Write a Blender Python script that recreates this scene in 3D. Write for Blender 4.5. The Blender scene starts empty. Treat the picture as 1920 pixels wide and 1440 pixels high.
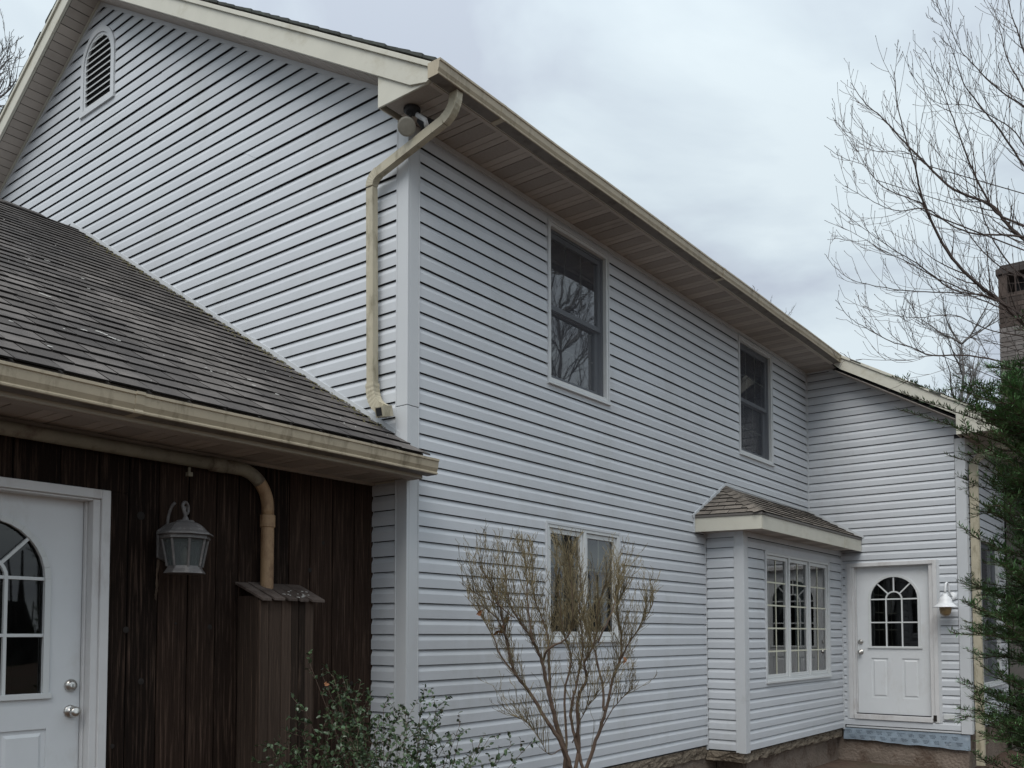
import bpy, bmesh, math, random
from mathutils import Vector, Matrix, Quaternion
random.seed(7)
R_ = random.Random(11)
sc = bpy.context.scene

# ------------------------------------------------------------------ camera
CAM = Vector((4.5994, -4.8066, 1.2548))
FPX, CX, CY = 1713.86, 921.3, 1105.21
yaw, pit = 0.670416, 0.048984
Fw = Vector((-math.sin(yaw)*math.cos(pit), math.cos(yaw)*math.cos(pit), math.sin(pit)))
Rt = Vector((math.cos(yaw), math.sin(yaw), 0)); Up = Rt.cross(Fw)
cd = bpy.data.cameras.new("camera"); cam = bpy.data.objects.new("camera", cd)
sc.collection.objects.link(cam); sc.camera = cam
cam.matrix_world = Matrix.Translation(CAM) @ Matrix((Rt, Up, -Fw)).transposed().to_4x4()
cd.sensor_width = 36; cd.lens = FPX/1920*36
cd.shift_x = (960-CX)/1920; cd.shift_y = (CY-720)/1920
cd.clip_start = 0.05; cd.clip_end = 900
sc.render.resolution_x = 1024; sc.render.resolution_y = 768

# ------------------------------------------------------------------ sky and sun (overcast)
SUN_EL, SUN_AZ = math.radians(58), math.radians(200)
w = bpy.data.worlds.new("World"); sc.world = w; w.use_nodes = True
nt = w.node_tree; N = nt.nodes; Lk = nt.links; N.clear()
out = N.new("ShaderNodeOutputWorld")
sky = N.new("ShaderNodeTexSky"); sky.sky_type = 'NISHITA'; sky.sun_disc = False
sky.sun_elevation = SUN_EL; sky.sun_rotation = math.radians(160); sky.dust_density = 3
bg1 = N.new("ShaderNodeBackground"); bg1.inputs[1].default_value = 0.012
Lk.new(sky.outputs[0], bg1.inputs[0])
tc = N.new("ShaderNodeTexCoord")
sep = N.new("ShaderNodeSeparateXYZ"); Lk.new(tc.outputs["Generated"], sep.inputs[0])
def mth(nt, op, a, b=None, c=None):
    n = nt.nodes.new("ShaderNodeMath"); n.operation = op
    for i, v in enumerate((a, b, c)):
        if v is None: continue
        if isinstance(v, (int, float)): n.inputs[i].default_value = v
        else: nt.links.new(v, n.inputs[i])
    return n.outputs[0]
zc = mth(nt, 'ADD', mth(nt, 'MAXIMUM', sep.outputs[2], 0.0), 0.22)
cx = mth(nt, 'DIVIDE', sep.outputs[0], zc); cy = mth(nt, 'DIVIDE', sep.outputs[1], zc)
cmb = N.new("ShaderNodeCombineXYZ"); Lk.new(cx, cmb.inputs[0]); Lk.new(cy, cmb.inputs[1]); cmb.inputs[2].default_value = 3.7
nz = N.new("ShaderNodeTexNoise"); nz.inputs["Scale"].default_value = 1.9; nz.inputs["Detail"].default_value = 6; nz.inputs["Roughness"].default_value = 0.52; nz.inputs["Distortion"].default_value = 0.35
Lk.new(cmb.outputs[0], nz.inputs["Vector"])
ramp = N.new("ShaderNodeValToRGB"); Lk.new(nz.outputs[0], ramp.inputs[0])
e = ramp.color_ramp.elements
e[0].position = 0.38; e[0].color = (0.52, 0.575, 0.655, 1)
e[1].position = 0.59; e[1].color = (0.74, 0.83, 0.87, 1)
m_ = ramp.color_ramp.elements.new(0.50); m_.color = (0.65, 0.735, 0.79, 1)
# overcast sky: brighter towards the zenith (CIE overcast), the same all the way round
gr = mth(nt, 'MULTIPLY_ADD', mth(nt, 'SMOOTH_MAX', mth(nt, 'SUBTRACT', sep.outputs[2], 0.45), 0.0, 0.2), 1.3, 0.94)
mul = N.new("ShaderNodeVectorMath"); mul.operation = 'SCALE'; Lk.new(ramp.outputs[0], mul.inputs[0]); Lk.new(gr, mul.inputs["Scale"])
bg2 = N.new("ShaderNodeBackground"); Lk.new(mul.outputs[0], bg2.inputs[0]); bg2.inputs[1].default_value = 0.73
add = N.new("ShaderNodeAddShader"); Lk.new(bg1.outputs[0], add.inputs[0]); Lk.new(bg2.outputs[0], add.inputs[1])
Lk.new(add.outputs[0], out.inputs[0])
sl = bpy.data.lights.new("sun", 'SUN'); sl.energy = 1.5; sl.angle = math.radians(40); sl.color = (1, 0.97, 0.93)
so = bpy.data.objects.new("sun", sl); sc.collection.objects.link(so)
sd = Vector((0.22, -0.80, 1.15)).normalized()      # towards the light: behind and above the camera
so.rotation_euler = sd.to_track_quat('Z', 'Y').to_euler()
sc.view_settings.view_transform = 'Standard'; sc.view_settings.look = 'None'
sc.view_settings.exposure = 0.46; sc.view_settings.gamma = 1; sc.view_settings.use_curve_mapping = False

# ------------------------------------------------------------------ materials
def mat(name, col, rough=.6, var=.08, vscale=3., stretch=(1, 1, 1), stain=None, sscale=2., sth=.55, sw=.15, smax=.8,
        sstretch=(1, 1, 1), rnd=0., island=0., bump=0., bscale=60., bstretch=(1, 1, 1), metal=0., spec=.5, hue=0., bdist=.004):
    m = bpy.data.materials.new(name); m.use_nodes = True; nt = m.node_tree; N = nt.nodes; L = nt.links
    b = N["Principled BSDF"]; b.inputs["Roughness"].default_value = rough; b.inputs["Metallic"].default_value = metal
    b.inputs["Specular IOR Level"].default_value = spec
    g = N.new("ShaderNodeNewGeometry")
    def coord(st):
        mp = N.new("ShaderNodeMapping"); L.new(g.outputs["Position"], mp.inputs[0]); mp.inputs["Scale"].default_value = st
        return mp.outputs[0]
    n1 = N.new("ShaderNodeTexNoise"); n1.inputs["Scale"].default_value = vscale; n1.inputs["Detail"].default_value = 6; n1.inputs["Roughness"].default_value = .65
    L.new(coord(stretch), n1.inputs["Vector"])
    val = mth(nt, 'MULTIPLY_ADD', mth(nt, 'SUBTRACT', n1.outputs[0], .5), var*4, 1.0)
    if rnd:
        oi = N.new("ShaderNodeObjectInfo")
        val = mth(nt, 'MULTIPLY', val, mth(nt, 'MULTIPLY_ADD', mth(nt, 'SUBTRACT', oi.outputs["Random"], .5), rnd*2, 1.0))
    if island:
        val = mth(nt, 'MULTIPLY', val, mth(nt, 'MULTIPLY_ADD', mth(nt, 'SUBTRACT', g.outputs["Random Per Island"], .5), island*2, 1.0))
    sc_ = N.new("ShaderNodeVectorMath"); sc_.operation = 'SCALE'; sc_.inputs[0].default_value = col; L.new(val, sc_.inputs["Scale"])
    colour = sc_.outputs[0]
    if stain:
        n2 = N.new("ShaderNodeTexNoise"); n2.inputs["Scale"].default_value = sscale; n2.inputs["Detail"].default_value = 8; n2.inputs["Roughness"].default_value = .7
        L.new(coord(sstretch), n2.inputs["Vector"])
        mr = N.new("ShaderNodeMapRange"); L.new(n2.outputs[0], mr.inputs[0]); mr.inputs[1].default_value = sth; mr.inputs[2].default_value = sth+sw; mr.inputs[4].default_value = smax
        mx = N.new("ShaderNodeMix"); mx.data_type = 'RGBA'; L.new(mr.outputs[0], mx.inputs[0]); L.new(colour, mx.inputs[6]); mx.inputs[7].default_value = (*stain, 1)
        colour = mx.outputs[2]
    if hue:
        hs = N.new("ShaderNodeHueSaturation"); L.new(colour, hs.inputs["Color"])
        src = g.outputs["Random Per Island"] if island else n1.outputs[0]
        L.new(mth(nt, 'MULTIPLY_ADD', mth(nt, 'SUBTRACT', src, .5), hue, .5), hs.inputs["Hue"]); colour = hs.outputs[0]
    L.new(colour, b.inputs["Base Color"])
    if bump:
        n3 = N.new("ShaderNodeTexNoise"); n3.inputs["Scale"].default_value = bscale; n3.inputs["Detail"].default_value = 5
        L.new(coord(bstretch), n3.inputs["Vector"])
        bp = N.new("ShaderNodeBump"); bp.inputs["Strength"].default_value = bump; bp.inputs["Distance"].default_value = bdist
        L.new(n3.outputs[0], bp.inputs["Height"]); L.new(bp.outputs[0], b.inputs["Normal"])
    return m

def glass_mat(name, tint=(.75, .8, .8), refl=1.0, wob=0.0, wsc=3., trans=.9):
    m = bpy.data.materials.new(name); m.use_nodes = True; nt = m.node_tree; N = nt.nodes; L = nt.links; N.clear()
    o = N.new("ShaderNodeOutputMaterial"); gl = N.new("ShaderNodeBsdfGlossy"); gl.inputs["Roughness"].default_value = .015
    tr = N.new("ShaderNodeBsdfTransparent"); tr.inputs[0].default_value = (*[c*trans for c in tint], 1)
    fr = N.new("ShaderNodeFresnel"); fr.inputs[0].default_value = 1.55
    mx = N.new("ShaderNodeMixShader")
    fac = mth(nt, 'MINIMUM', mth(nt, 'MULTIPLY', fr.outputs[0], 1.8*refl), 1.0)
    L.new(fac, mx.inputs[0]); L.new(tr.outputs[0], mx.inputs[1]); L.new(gl.outputs[0], mx.inputs[2]); L.new(mx.outputs[0], o.inputs[0])
    g = N.new("ShaderNodeNewGeometry")
    n3 = N.new("ShaderNodeTexNoise"); n3.inputs["Scale"].default_value = wsc; n3.inputs["Detail"].default_value = 1
    L.new(g.outputs["Position"], n3.inputs["Vector"])
    bp = N.new("ShaderNodeBump"); bp.inputs["Strength"].default_value = 1; bp.inputs["Distance"].default_value = .0005+wob
    L.new(n3.outputs[0], bp.inputs["Height"]); L.new(bp.outputs[0], gl.inputs["Normal"])
    return m

def screen_mat(name, col, alpha):
    m = bpy.data.materials.new(name); m.use_nodes = True; nt = m.node_tree; N = nt.nodes; L = nt.links; N.clear()
    o = N.new("ShaderNodeOutputMaterial"); d = N.new("ShaderNodeBsdfDiffuse"); d.inputs[0].default_value = (*col, 1)
    tr = N.new("ShaderNodeBsdfTransparent"); mx = N.new("ShaderNodeMixShader"); mx.inputs[0].default_value = alpha
    L.new(tr.outputs[0], mx.inputs[1]); L.new(d.outputs[0], mx.inputs[2]); L.new(mx.outputs[0], o.inputs[0])
    return m

M = {}
M['siding'] = mat('vinyl_siding', (.545, .570, .600), .5, .05, 1.3, stain=(.44, .455, .455), sscale=1.6, sth=.54, sw=.2, smax=.6, sstretch=(1, 1, .45), rnd=.04, bump=.12, bscale=14, bstretch=(1, 1, 6), bdist=.003)
M['trimgrey'] = mat('vinyl_corner_trim', (.53, .55, .568), .45, .03, 2, stain=(.36, .37, .37), sscale=3, sth=.6, smax=.35)
M['sheath'] = mat('wall_sheathing', (.05, .05, .055), .9)
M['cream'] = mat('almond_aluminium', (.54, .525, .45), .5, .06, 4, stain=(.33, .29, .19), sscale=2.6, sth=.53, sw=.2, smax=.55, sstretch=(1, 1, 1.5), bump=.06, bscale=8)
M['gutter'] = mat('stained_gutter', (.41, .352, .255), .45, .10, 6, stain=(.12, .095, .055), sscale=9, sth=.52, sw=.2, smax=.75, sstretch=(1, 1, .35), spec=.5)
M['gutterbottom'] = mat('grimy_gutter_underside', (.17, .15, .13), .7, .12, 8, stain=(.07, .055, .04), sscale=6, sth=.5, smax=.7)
M['gutterin'] = mat('gutter_soil', (.04, .032, .022), .95, .3, 30)
M['downspout'] = mat('downspout_cream', (.44, .40, .30), .5, .10, 5, stain=(.13, .11, .06), sscale=9, sth=.50, sw=.2, smax=.8, sstretch=(1, 1, .4))
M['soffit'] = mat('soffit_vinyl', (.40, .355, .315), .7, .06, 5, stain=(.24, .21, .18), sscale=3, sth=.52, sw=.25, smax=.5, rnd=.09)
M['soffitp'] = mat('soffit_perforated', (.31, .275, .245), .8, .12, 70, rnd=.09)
M['shingle'] = mat('asphalt_shingle', (.128, .117, .110), .95, .22, 9, stain=(.062, .058, .058), sscale=1.3, sth=.45, sw=.2, smax=.78, rnd=.34, bump=.8, bscale=260, bdist=.003, spec=.12)
M['shingleold'] = mat('weathered_shingle', (.20, .175, .15), .95, .25, 14, stain=(.07, .062, .055), sscale=5, sth=.5, sw=.15, smax=.8, rnd=.3, bump=.8, bscale=240, bdist=.003, spec=.12)
M['shingleedge'] = mat('shingle_edge', (.05, .055, .05), .95, .3, 20, stain=(.10, .14, .09), sscale=8, sth=.55, smax=.5, rnd=.2)
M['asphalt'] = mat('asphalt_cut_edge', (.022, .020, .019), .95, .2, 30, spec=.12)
M['moss'] = mat('moss', (.13, .115, .05), .95, .3, 30, island=.4)
M['wood'] = mat('dark_stained_wood', (.024, .0145, .0105), .8, .45, 6, (14, 14, .6), stain=(.14, .092, .068), sscale=5, sth=.51, sw=.22, smax=.65, sstretch=(12, 12, .45), rnd=.55, bump=.9, bscale=30, bstretch=(6, 6, .3), bdist=.006, spec=.12)
M['woodbox'] = mat('worn_wood', (.044, .031, .024), .85, .35, 6, (12, 12, .5), stain=(.17, .115, .085), sscale=6, sth=.53, sw=.2, smax=.6, sstretch=(12, 12, .4), rnd=.6, bump=.9, bscale=30, bstretch=(6, 6, .3), bdist=.005, spec=.12)
M['woodgrey'] = mat('grey_weathered_wood', (.10, .080, .070), .85, .25, 10, (1, 9, 6), stain=(.05, .035, .028), sscale=7, sth=.5, smax=.7, rnd=.3, bump=.8, bscale=40, bstretch=(1, 6, 6), spec=.12)
M['knot'] = mat('wood_knot', (.012, .008, .006), .8)
M['white'] = mat('white_paint', (.64, .66, .675), .45, .04, 3, stain=(.42, .40, .36), sscale=4, sth=.54, sw=.25, smax=.45, sstretch=(1, 1, .5))
M['dooredge'] = mat('dirty_white_trim', (.60, .60, .60), .5, .05, 5, stain=(.33, .29, .27), sscale=5, sth=.52, sw=.22, smax=.6, sstretch=(1, 1, .3))
M['winframe'] = mat('white_vinyl_frame', (.60, .62, .62), .4, .03, 4, stain=(.38, .37, .32), sscale=5, sth=.6, smax=.4)
M['sash'] = mat('grey_sash', (.30, .32, .34), .5, .03, 4)
M['muntin'] = mat('cream_grille', (.62, .62, .50), .5, .02)
M['metal'] = mat('satin_nickel', (.55, .53, .50), .28, .05, 8, metal=1.0)
M['lantern'] = mat('weathered_grey_metal', (.12, .112, .11), .45, .2, 25, stain=(.30, .28, .265), sscale=16, sth=.52, sw=.15, smax=.6)
M['lampwhite'] = mat('white_enamel', (.72, .73, .74), .35, .02)
M['lampglass'] = mat('amber_frosted_glass', (.34, .24, .12), .4, .1, 30)
M['black'] = mat('dark_void', (.008, .008, .009), .9)
M['room'] = mat('dark_room', (.055, .055, .058), .9, .1)
M['roomlight'] = mat('pale_room', (.20, .20, .20), .9, .1, 2)
M['curtain'] = mat('curtain_cloth', (.42, .43, .44), .9, .12, 5, (30, 30, .3))
M['glass'] = glass_mat('window_glass', refl=1.0, wsc=2.5)
M['glassw'] = glass_mat('rippled_window_glass', refl=3.3, wob=.0004, wsc=2.6)
M['glassdoor'] = glass_mat('dark_door_glass', (.30, .33, .33), refl=.75, wsc=3)
M['lantglass'] = screen_mat('lantern_glass', (.12, .135, .135), .62)
M['screen'] = screen_mat('insect_screen', (.085, .09, .105), .43)
M['concrete'] = mat('stained_concrete', (.21, .17, .14), .95, .22, 4, stain=(.085, .053, .038), sscale=2.3, sth=.5, sw=.15, smax=.85, bump=1, bscale=30, bdist=.02, spec=.12)
M['ledge'] = mat('rough_ledge_concrete', (.21, .175, .135), .95, .35, 18, stain=(.06, .045, .035), sscale=9, sth=.5, sw=.12, smax=.9, bump=1, bscale=40, bdist=.03, spec=.12)
M['membrane'] = mat('silver_blue_membrane', (.30, .37, .44), .28, .2, 7, stain=(.66, .72, .76), sscale=4, sth=.6, smax=.6, metal=.25, bump=.5, bscale=9, bdist=.02)
M['print'] = mat('membrane_print', (.035, .045, .065), .6)
M['soil'] = mat('soil', (.085, .052, .036), .95, .3, 5, stain=(.05, .06, .025), sscale=.35, sth=.5, sw=.2, bump=1, bscale=12, bdist=.04)
M['leafdry'] = mat('dry_leaf', (.20, .085, .035), .8, .2, 20, island=.4)
M['pvc'] = mat('rust_stained_pipe', (.36, .235, .13), .6, .16, 9, stain=(.11, .048, .024), sscale=7, sth=.46, sw=.2, smax=.85, sstretch=(1, 1, .5))
M['pvcgrey'] = mat('greyish_pipe', (.22, .20, .15), .7, .14, 8, stain=(.09, .05, .035), sscale=7, sth=.5, smax=.7)
M['brickgrey'] = mat('grey_painted_brick', (.165, .152, .145), .95, .16, 22, stain=(.12, .10, .09), sscale=5, sth=.52, smax=.6, rnd=.16, bump=.6, bscale=60, spec=.12)
M['brickbrown'] = mat('brown_brick', (.060, .045, .038), .95, .2, 20, rnd=.35, bump=.6, bscale=60)
M['mortar'] = mat('mortar', (.13, .12, .11), .95, .1)
M['capstone'] = mat('dark_cap', (.035, .028, .026), .8, .1)
M['bark'] = mat('maple_bark', (.068, .050, .043), .85, .2, 15)
M['barkshrub'] = mat('shrub_bark', (.11, .075, .055), .85, .25, 20)
M['twig'] = mat('olive_twig', (.155, .125, .068), .8, .2, 12, island=.35)
M['barkfar'] = mat('far_tree_bark', (.12, .115, .11), .9, .1)
M['barkfar2'] = mat('far_woods_brush', (.066, .064, .060), .95, .2, 1, island=.4)
M['yewbark'] = mat('yew_bark', (.05, .03, .02), .9, .2, 12)
M['needle'] = mat('yew_needle', (.085, .155, .062), .5, .15, 3, island=.5, hue=.05, spec=.25)
M['needletip'] = mat('young_yew_needle', (.16, .21, .09), .5, .15, 3, island=.4, hue=.05, spec=.25)
M['leaf'] = mat('glossy_leaf', (.058, .098, .045), .34, .2, 6, rnd=.35, island=.2, stain=(.10, .085, .03), sscale=9, sth=.62, smax=.7)
M['lichen'] = mat('white_lichen', (.50, .49, .46), .9)
M['rubber'] = mat('dark_fitting', (.02, .02, .022), .6)
M['lens'] = mat('lamp_lens', (.30, .29, .25), .2, .1, 40)
M['webbing'] = mat('frayed_fibre', (.12, .085, .06), .95, .3, 40, (5, 5, 1))

# ------------------------------------------------------------------ object helpers
COL = sc.collection
WL = {}
def root(name, loc, label, cat, group=None):
    o = bpy.data.objects.new(name, None); COL.objects.link(o); o.location = loc; o.empty_display_size = .1
    o['label'] = label; o['category'] = cat
    if group: o['group'] = group
    WL[o.name] = Vector(loc); return o
def tag(o, label=None, cat=None, group=None, kind=None):
    if label: o['label'] = label
    if cat: o['category'] = cat
    if group: o['group'] = group
    if kind: o['kind'] = kind
    return o
class MB:
    def __init__(s): s.v = []; s.f = []; s.mi = []
    def quad(s, *pts, mi=0):
        i = len(s.v); s.v += [tuple(p) for p in pts]; s.f.append(tuple(range(i, i+len(pts)))); s.mi.append(mi)
    def hexa(s, c, mi=0):      # 8 corners: bottom ring 0..3, top ring 4..7
        i = len(s.v); s.v += [tuple(p) for p in c]
        for q in ((3, 2, 1, 0), (4, 5, 6, 7), (0, 1, 5, 4), (1, 2, 6, 5), (2, 3, 7, 6), (3, 0, 4, 7)):
            s.f.append(tuple(i+k for k in q)); s.mi.append(mi)
    def box(s, x0, x1, y0, y1, z0, z1, mi=0):
        s.hexa([(x0, y0, z0), (x1, y0, z0), (x1, y1, z0), (x0, y1, z0), (x0, y0, z1), (x1, y0, z1), (x1, y1, z1), (x0, y1, z1)], mi)
    def prism(s, ring, off, mi=0):      # ring of 3D points, offset vector
        n = len(ring); i = len(s.v); off = Vector(off)
        s.v += [tuple(p) for p in ring] + [tuple(Vector(p)+off) for p in ring]
        s.f.append(tuple(range(i, i+n))); s.f.append(tuple(range(i+2*n-1, i+n-1, -1))); s.mi += [mi, mi]
        for k in range(n):
            k2 = (k+1) % n; s.f.append((i+k, i+n+k, i+n+k2, i+k2)); s.mi.append(mi)
    def tube(s, pts, rad, n=8, caps=True, mi=0):
        pts = [Vector(p) for p in pts]
        if isinstance(rad, (int, float)): rad = [rad]*len(pts)
        base = len(s.v); ref = None
        for k, p in enumerate(pts):
            t = (pts[min(k+1, len(pts)-1)]-pts[max(k-1, 0)])
            if t.length < 1e-9: t = Vector((0, 0, 1))
            t.normalize()
            if ref is None:
                ref = Vector((0, 0, 1)) if abs(t.z) < .9 else Vector((1, 0, 0))
            b = (ref-t*ref.dot(t)).normalized(); c = t.cross(b); ref = b
            for j in range(n):
                a = 2*math.pi*j/n; s.v.append(tuple(p+(b*math.cos(a)+c*math.sin(a))*rad[k]))
        for k in range(len(pts)-1):
            for j in range(n):
                a = base+k*n+j; b2 = base+k*n+(j+1) % n
                s.f.append((a, b2, b2+n, a+n)); s.mi.append(mi)
        if caps:
            s.f.append(tuple(base+j for j in range(n-1, -1, -1))); s.mi.append(mi)
            e_ = base+(len(pts)-1)*n; s.f.append(tuple(e_+j for j in range(n))); s.mi.append(mi)
    def sweep(s, pts, sec, ref, scale=None, caps=True, mi=0):   # sec: polygon in (b, c)
        pts = [Vector(p) for p in pts]; ref = Vector(ref); base = len(s.v); n = len(sec)
        for k, p in enumerate(pts):
            t = (pts[min(k+1, len(pts)-1)]-pts[max(k-1, 0)]).normalized()
            b = (ref-t*ref.dot(t)).normalized(); c = t.cross(b)
            q = 1 if scale is None else scale[k]
            for (x, y) in sec: s.v.append(tuple(p+b*x*q+c*y*q))
        for k in range(len(pts)-1):
            for j in range(n):
                a = base+k*n+j; b2 = base+k*n+(j+1) % n
                s.f.append((a, b2, b2+n, a+n)); s.mi.append(mi)
        if caps:
            s.f.append(tuple(base+j for j in range(n-1, -1, -1))); s.mi.append(mi)
            e_ = base+(len(pts)-1)*n; s.f.append(tuple(e_+j for j in range(n))); s.mi.append(mi)
    def lathe(s, c, prof, n=16, axis=(0, 0, 1), x=(1, 0, 0), mi=0, a0=0.):
        c = Vector(c); ax = Vector(axis).normalized(); x = Vector(x); x = (x-ax*x.dot(ax)).normalized(); y = ax.cross(x); base = len(s.v)
        for (r, h) in prof:
            for j in range(n):
                a = a0+2*math.pi*j/n; s.v.append(tuple(c+ax*h+(x*math.cos(a)+y*math.sin(a))*r))
        for k in range(len(prof)-1):
            for j in range(n):
                a = base+k*n+j; b2 = base+k*n+(j+1) % n
                s.f.append((a, b2, b2+n, a+n)); s.mi.append(mi)
        s.f.append(tuple(base+j for j in range(n-1, -1, -1))); s.mi.append(mi)
        e_ = base+(len(prof)-1)*n; s.f.append(tuple(e_+j for j in range(n))); s.mi.append(mi)
    def build(s, name, m, parent=None, smooth=False, bevel=0., kind=None, label=None, fixn=True, origin=None):
        if not s.v: return None
        xs = [p[0] for p in s.v]; ys = [p[1] for p in s.v]; zs = [p[2] for p in s.v]
        c = Vector(((min(xs)+max(xs))/2, (min(ys)+max(ys))/2, (min(zs)+max(zs))/2)) if origin is None else Vector(origin)
        me = bpy.data.meshes.new(name)
        me.from_pydata([(p[0]-c.x, p[1]-c.y, p[2]-c.z) for p in s.v], [], s.f)
        ms = m if isinstance(m, (list, tuple)) else [m]
        for k in ms: me.materials.append(k)
        if len(ms) > 1: me.polygons.foreach_set('material_index', s.mi)
        if fixn and len(s.f) < 20000:
            bm = bmesh.new(); bm.from_mesh(me); bmesh.ops.recalc_face_normals(bm, faces=bm.faces)
            if bevel: bmesh.ops.bevel(bm, geom=[e for e in bm.edges if len(e.link_faces) == 2 and e.calc_face_angle(0) > .5], offset=bevel, segments=1, affect='EDGES', clamp_overlap=True)
            bm.to_mesh(me); bm.free()
        if smooth: me.polygons.foreach_set('use_smooth', [True]*len(me.polygons))
        o = bpy.data.objects.new(name, me); COL.objects.link(o)
        if parent:
            o.parent = parent; o.location = c-WL[parent.name]
        else: o.location = c
        WL[o.name] = c
        if kind: o['kind'] = kind
        if label: o['label'] = label
        return o

class Fr:       # a wall frame: p(a along, z, o outward)
    def __init__(s, O, u, n): s.O = Vector((*O, 0)); s.u = Vector((*u, 0)); s.n = Vector((*n, 0))
    def p(s, a, z, o=0.): return s.O+s.u*a+s.n*o+Vector((0, 0, z))
def fbox(mb, fr, a0, a1, z0, z1, o0, o1, mi=0):
    mb.hexa([fr.p(a0, z0, o0), fr.p(a1, z0, o0), fr.p(a1, z0, o1), fr.p(a0, z0, o1),
             fr.p(a0, z1, o0), fr.p(a1, z1, o0), fr.p(a1, z1, o1), fr.p(a0, z1, o1)], mi)
def fring(mb, fr, a0, a1, z0, z1, w, o0, o1, mi=0, wb=None):   # a rectangular frame from four butted bars
    wb = wb or w
    fbox(mb, fr, a0, a0+w, z0, z1, o0, o1, mi); fbox(mb, fr, a1-w, a1, z0, z1, o0, o1, mi)
    fbox(mb, fr, a0+w, a1-w, z1-w, z1, o0, o1, mi); fbox(mb, fr, a0+w, a1-w, z0, z0+wb, o0, o1, mi)

L = 8.378; EX = .1143; S = .603; RB = 5.264     # wing wall, siding exposure, roof slope, rake line height at x=0
RIDGE = -4.49
f_long = Fr((0, 0), (0, 1), (1, 0)); f_gable = Fr((0, 0), (1, 0), (0, -1)); f_wing = Fr((0, L), (1, 0), (0, -1))
BX, BY = .45, 4.96
f_bayf = Fr((BX, 0), (0, 1), (1, 0)); f_bays = Fr((0, BY), (1, 0), (0, -1))
f_east = Fr((2.06, 0), (0, 1), (1, 0)); f_wood = Fr((-.34, 0), (0, 1), (1, 0))

house = root('house', (0, 0, -.5), 'two storey gabled house with pale grey siding and cream eaves', 'house')
garage = root('attached_garage', (-.34, 0, -.5), 'low attached garage with dark board wall and brown shingle roof', 'garage')
GZ = -.5
# ------------------------------------------------------------------ ground
g = MB()
nx = 60
pts = {}
for i in range(nx+1):
    for j in range(nx+1):
        x = ((i/nx)*2-1); y = ((j/nx)*2-1)
        x = 400*math.copysign(abs(x)**3, x); y = 400*math.copysign(abs(y)**3, y)
        pts[i, j] = (x, y+3, GZ+(R_.uniform(-.02, .02) if abs(x) < 30 and abs(y) < 30 else 0))
for i in range(nx):
    for j in range(nx): g.quad(pts[i, j], pts[i+1, j], pts[i+1, j+1], pts[i, j+1])
g.build('ground', M['soil'], kind='structure')

# ------------------------------------------------------------------ siding
PROF = [(.021, .005), (.021, 0), (.0240, 0), (.0240, .066), (.0085, .1060), (.007, .1093)]  # no nail hem: dark sheathing shows in the slot, standing in for lap shadow
def siding(part, fr, z0, ks, base, holes, m, seamrate=.25, step=.55):
    brk = sorted(set([h[0] for h in holes]+[h[1] for h in holes]))
    for k in ks:
        zb = z0+k*EX
        zlo_, zhi_ = zb, zb+.1095
        cuts = [zlo_]+[b for b in brk if zlo_+.004 < b < zhi_-.004]+[zhi_]
        phase = R_.uniform(0, 6.28); amp = R_.uniform(.0003, .0009)
        seam = R_.uniform(0, 1) < seamrate; sp = R_.uniform(.15, .85)
        slabs = []
        for ci in range(len(cuts)-1):
            c0, c1 = cuts[ci], cuts[ci+1]; zm = (c0+c1)/2
            pr = []
            P = [(o, zb+z) for (o, z) in PROF]
            for q in range(len(P)):
                o, z = P[q]
                if c0-1e-6 <= z <= c1+1e-6: pr.append((o, z))
                if q+1 < len(P):
                    o2, z2 = P[q+1]
                    for c in (c0, c1):
                        if (z-c)*(z2-c) < -1e-12:
                            t = (c-z)/(z2-z); pr.append((o+(o2-o)*t, c))
            if len(pr) < 2: continue
            if ci > 0: pr = sorted(pr, key=lambda t: t[1])
            ivs = base(zm)
            for h in holes:
                if h[0] < zm < h[1]:
                    nv = []
                    for (fa, fb) in ivs:
                        ha, hb = h[2], h[3]
                        if hb(zm) <= fa(zm) or ha(zm) >= fb(zm): nv.append((fa, fb)); continue
                        if ha(zm) > fa(zm)+.01: nv.append((fa, ha))
                        if hb(zm) < fb(zm)-.01: nv.append((hb, fb))
                    ivs = nv
            ivs = [(fa, fb) for (fa, fb) in ivs if fb(zm)-fa(zm) >= .02]
            if ivs: slabs.append((pr, zm, ivs))
        if not slabs: continue
        counts = set(len(x[2]) for x in slabs)
        separate = len(counts) == 1 and max(counts) > 1
        meshes = [MB() for _ in range(max(counts))] if separate else [MB()]
        for (pr, zm, ivs) in slabs:
            for ii, (fa, fb) in enumerate(ivs):
                mb = meshes[ii] if separate else meshes[0]
                amid, bmid = fa(zm), fb(zm); n = max(2, int((bmid-amid)/step)+1)
                ts = [i/n for i in range(n+1)]
                if seam and bmid-amid > 2: ts = sorted(ts+[sp, sp+.0012/(bmid-amid)])
                else: ts = list(ts)
                base_i = len(mb.v); q = len(pr)
                for t in ts:
                    for (o, z) in pr:
                        A, B = fa(z), fb(z)
                        if B < A: A = B = (A+B)/2
                        a = A+(B-A)*t
                        wob = amp*math.sin(a*2.3+phase)+(.0022 if seam and bmid-amid > 2 and t > sp+1e-6 else 0)
                        mb.v.append(tuple(fr.p(a, z+wob*.5, o+wob)))
                for s_ in range(len(ts)-1):
                    for r in range(q-1):
                        i = base_i+s_*q+r; mb.f.append((i, i+q, i+q+1, i+1)); mb.mi.append(0)
        for mb in meshes:
            if mb.v: mb.build('siding_course', m, part, fixn=False)

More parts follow.
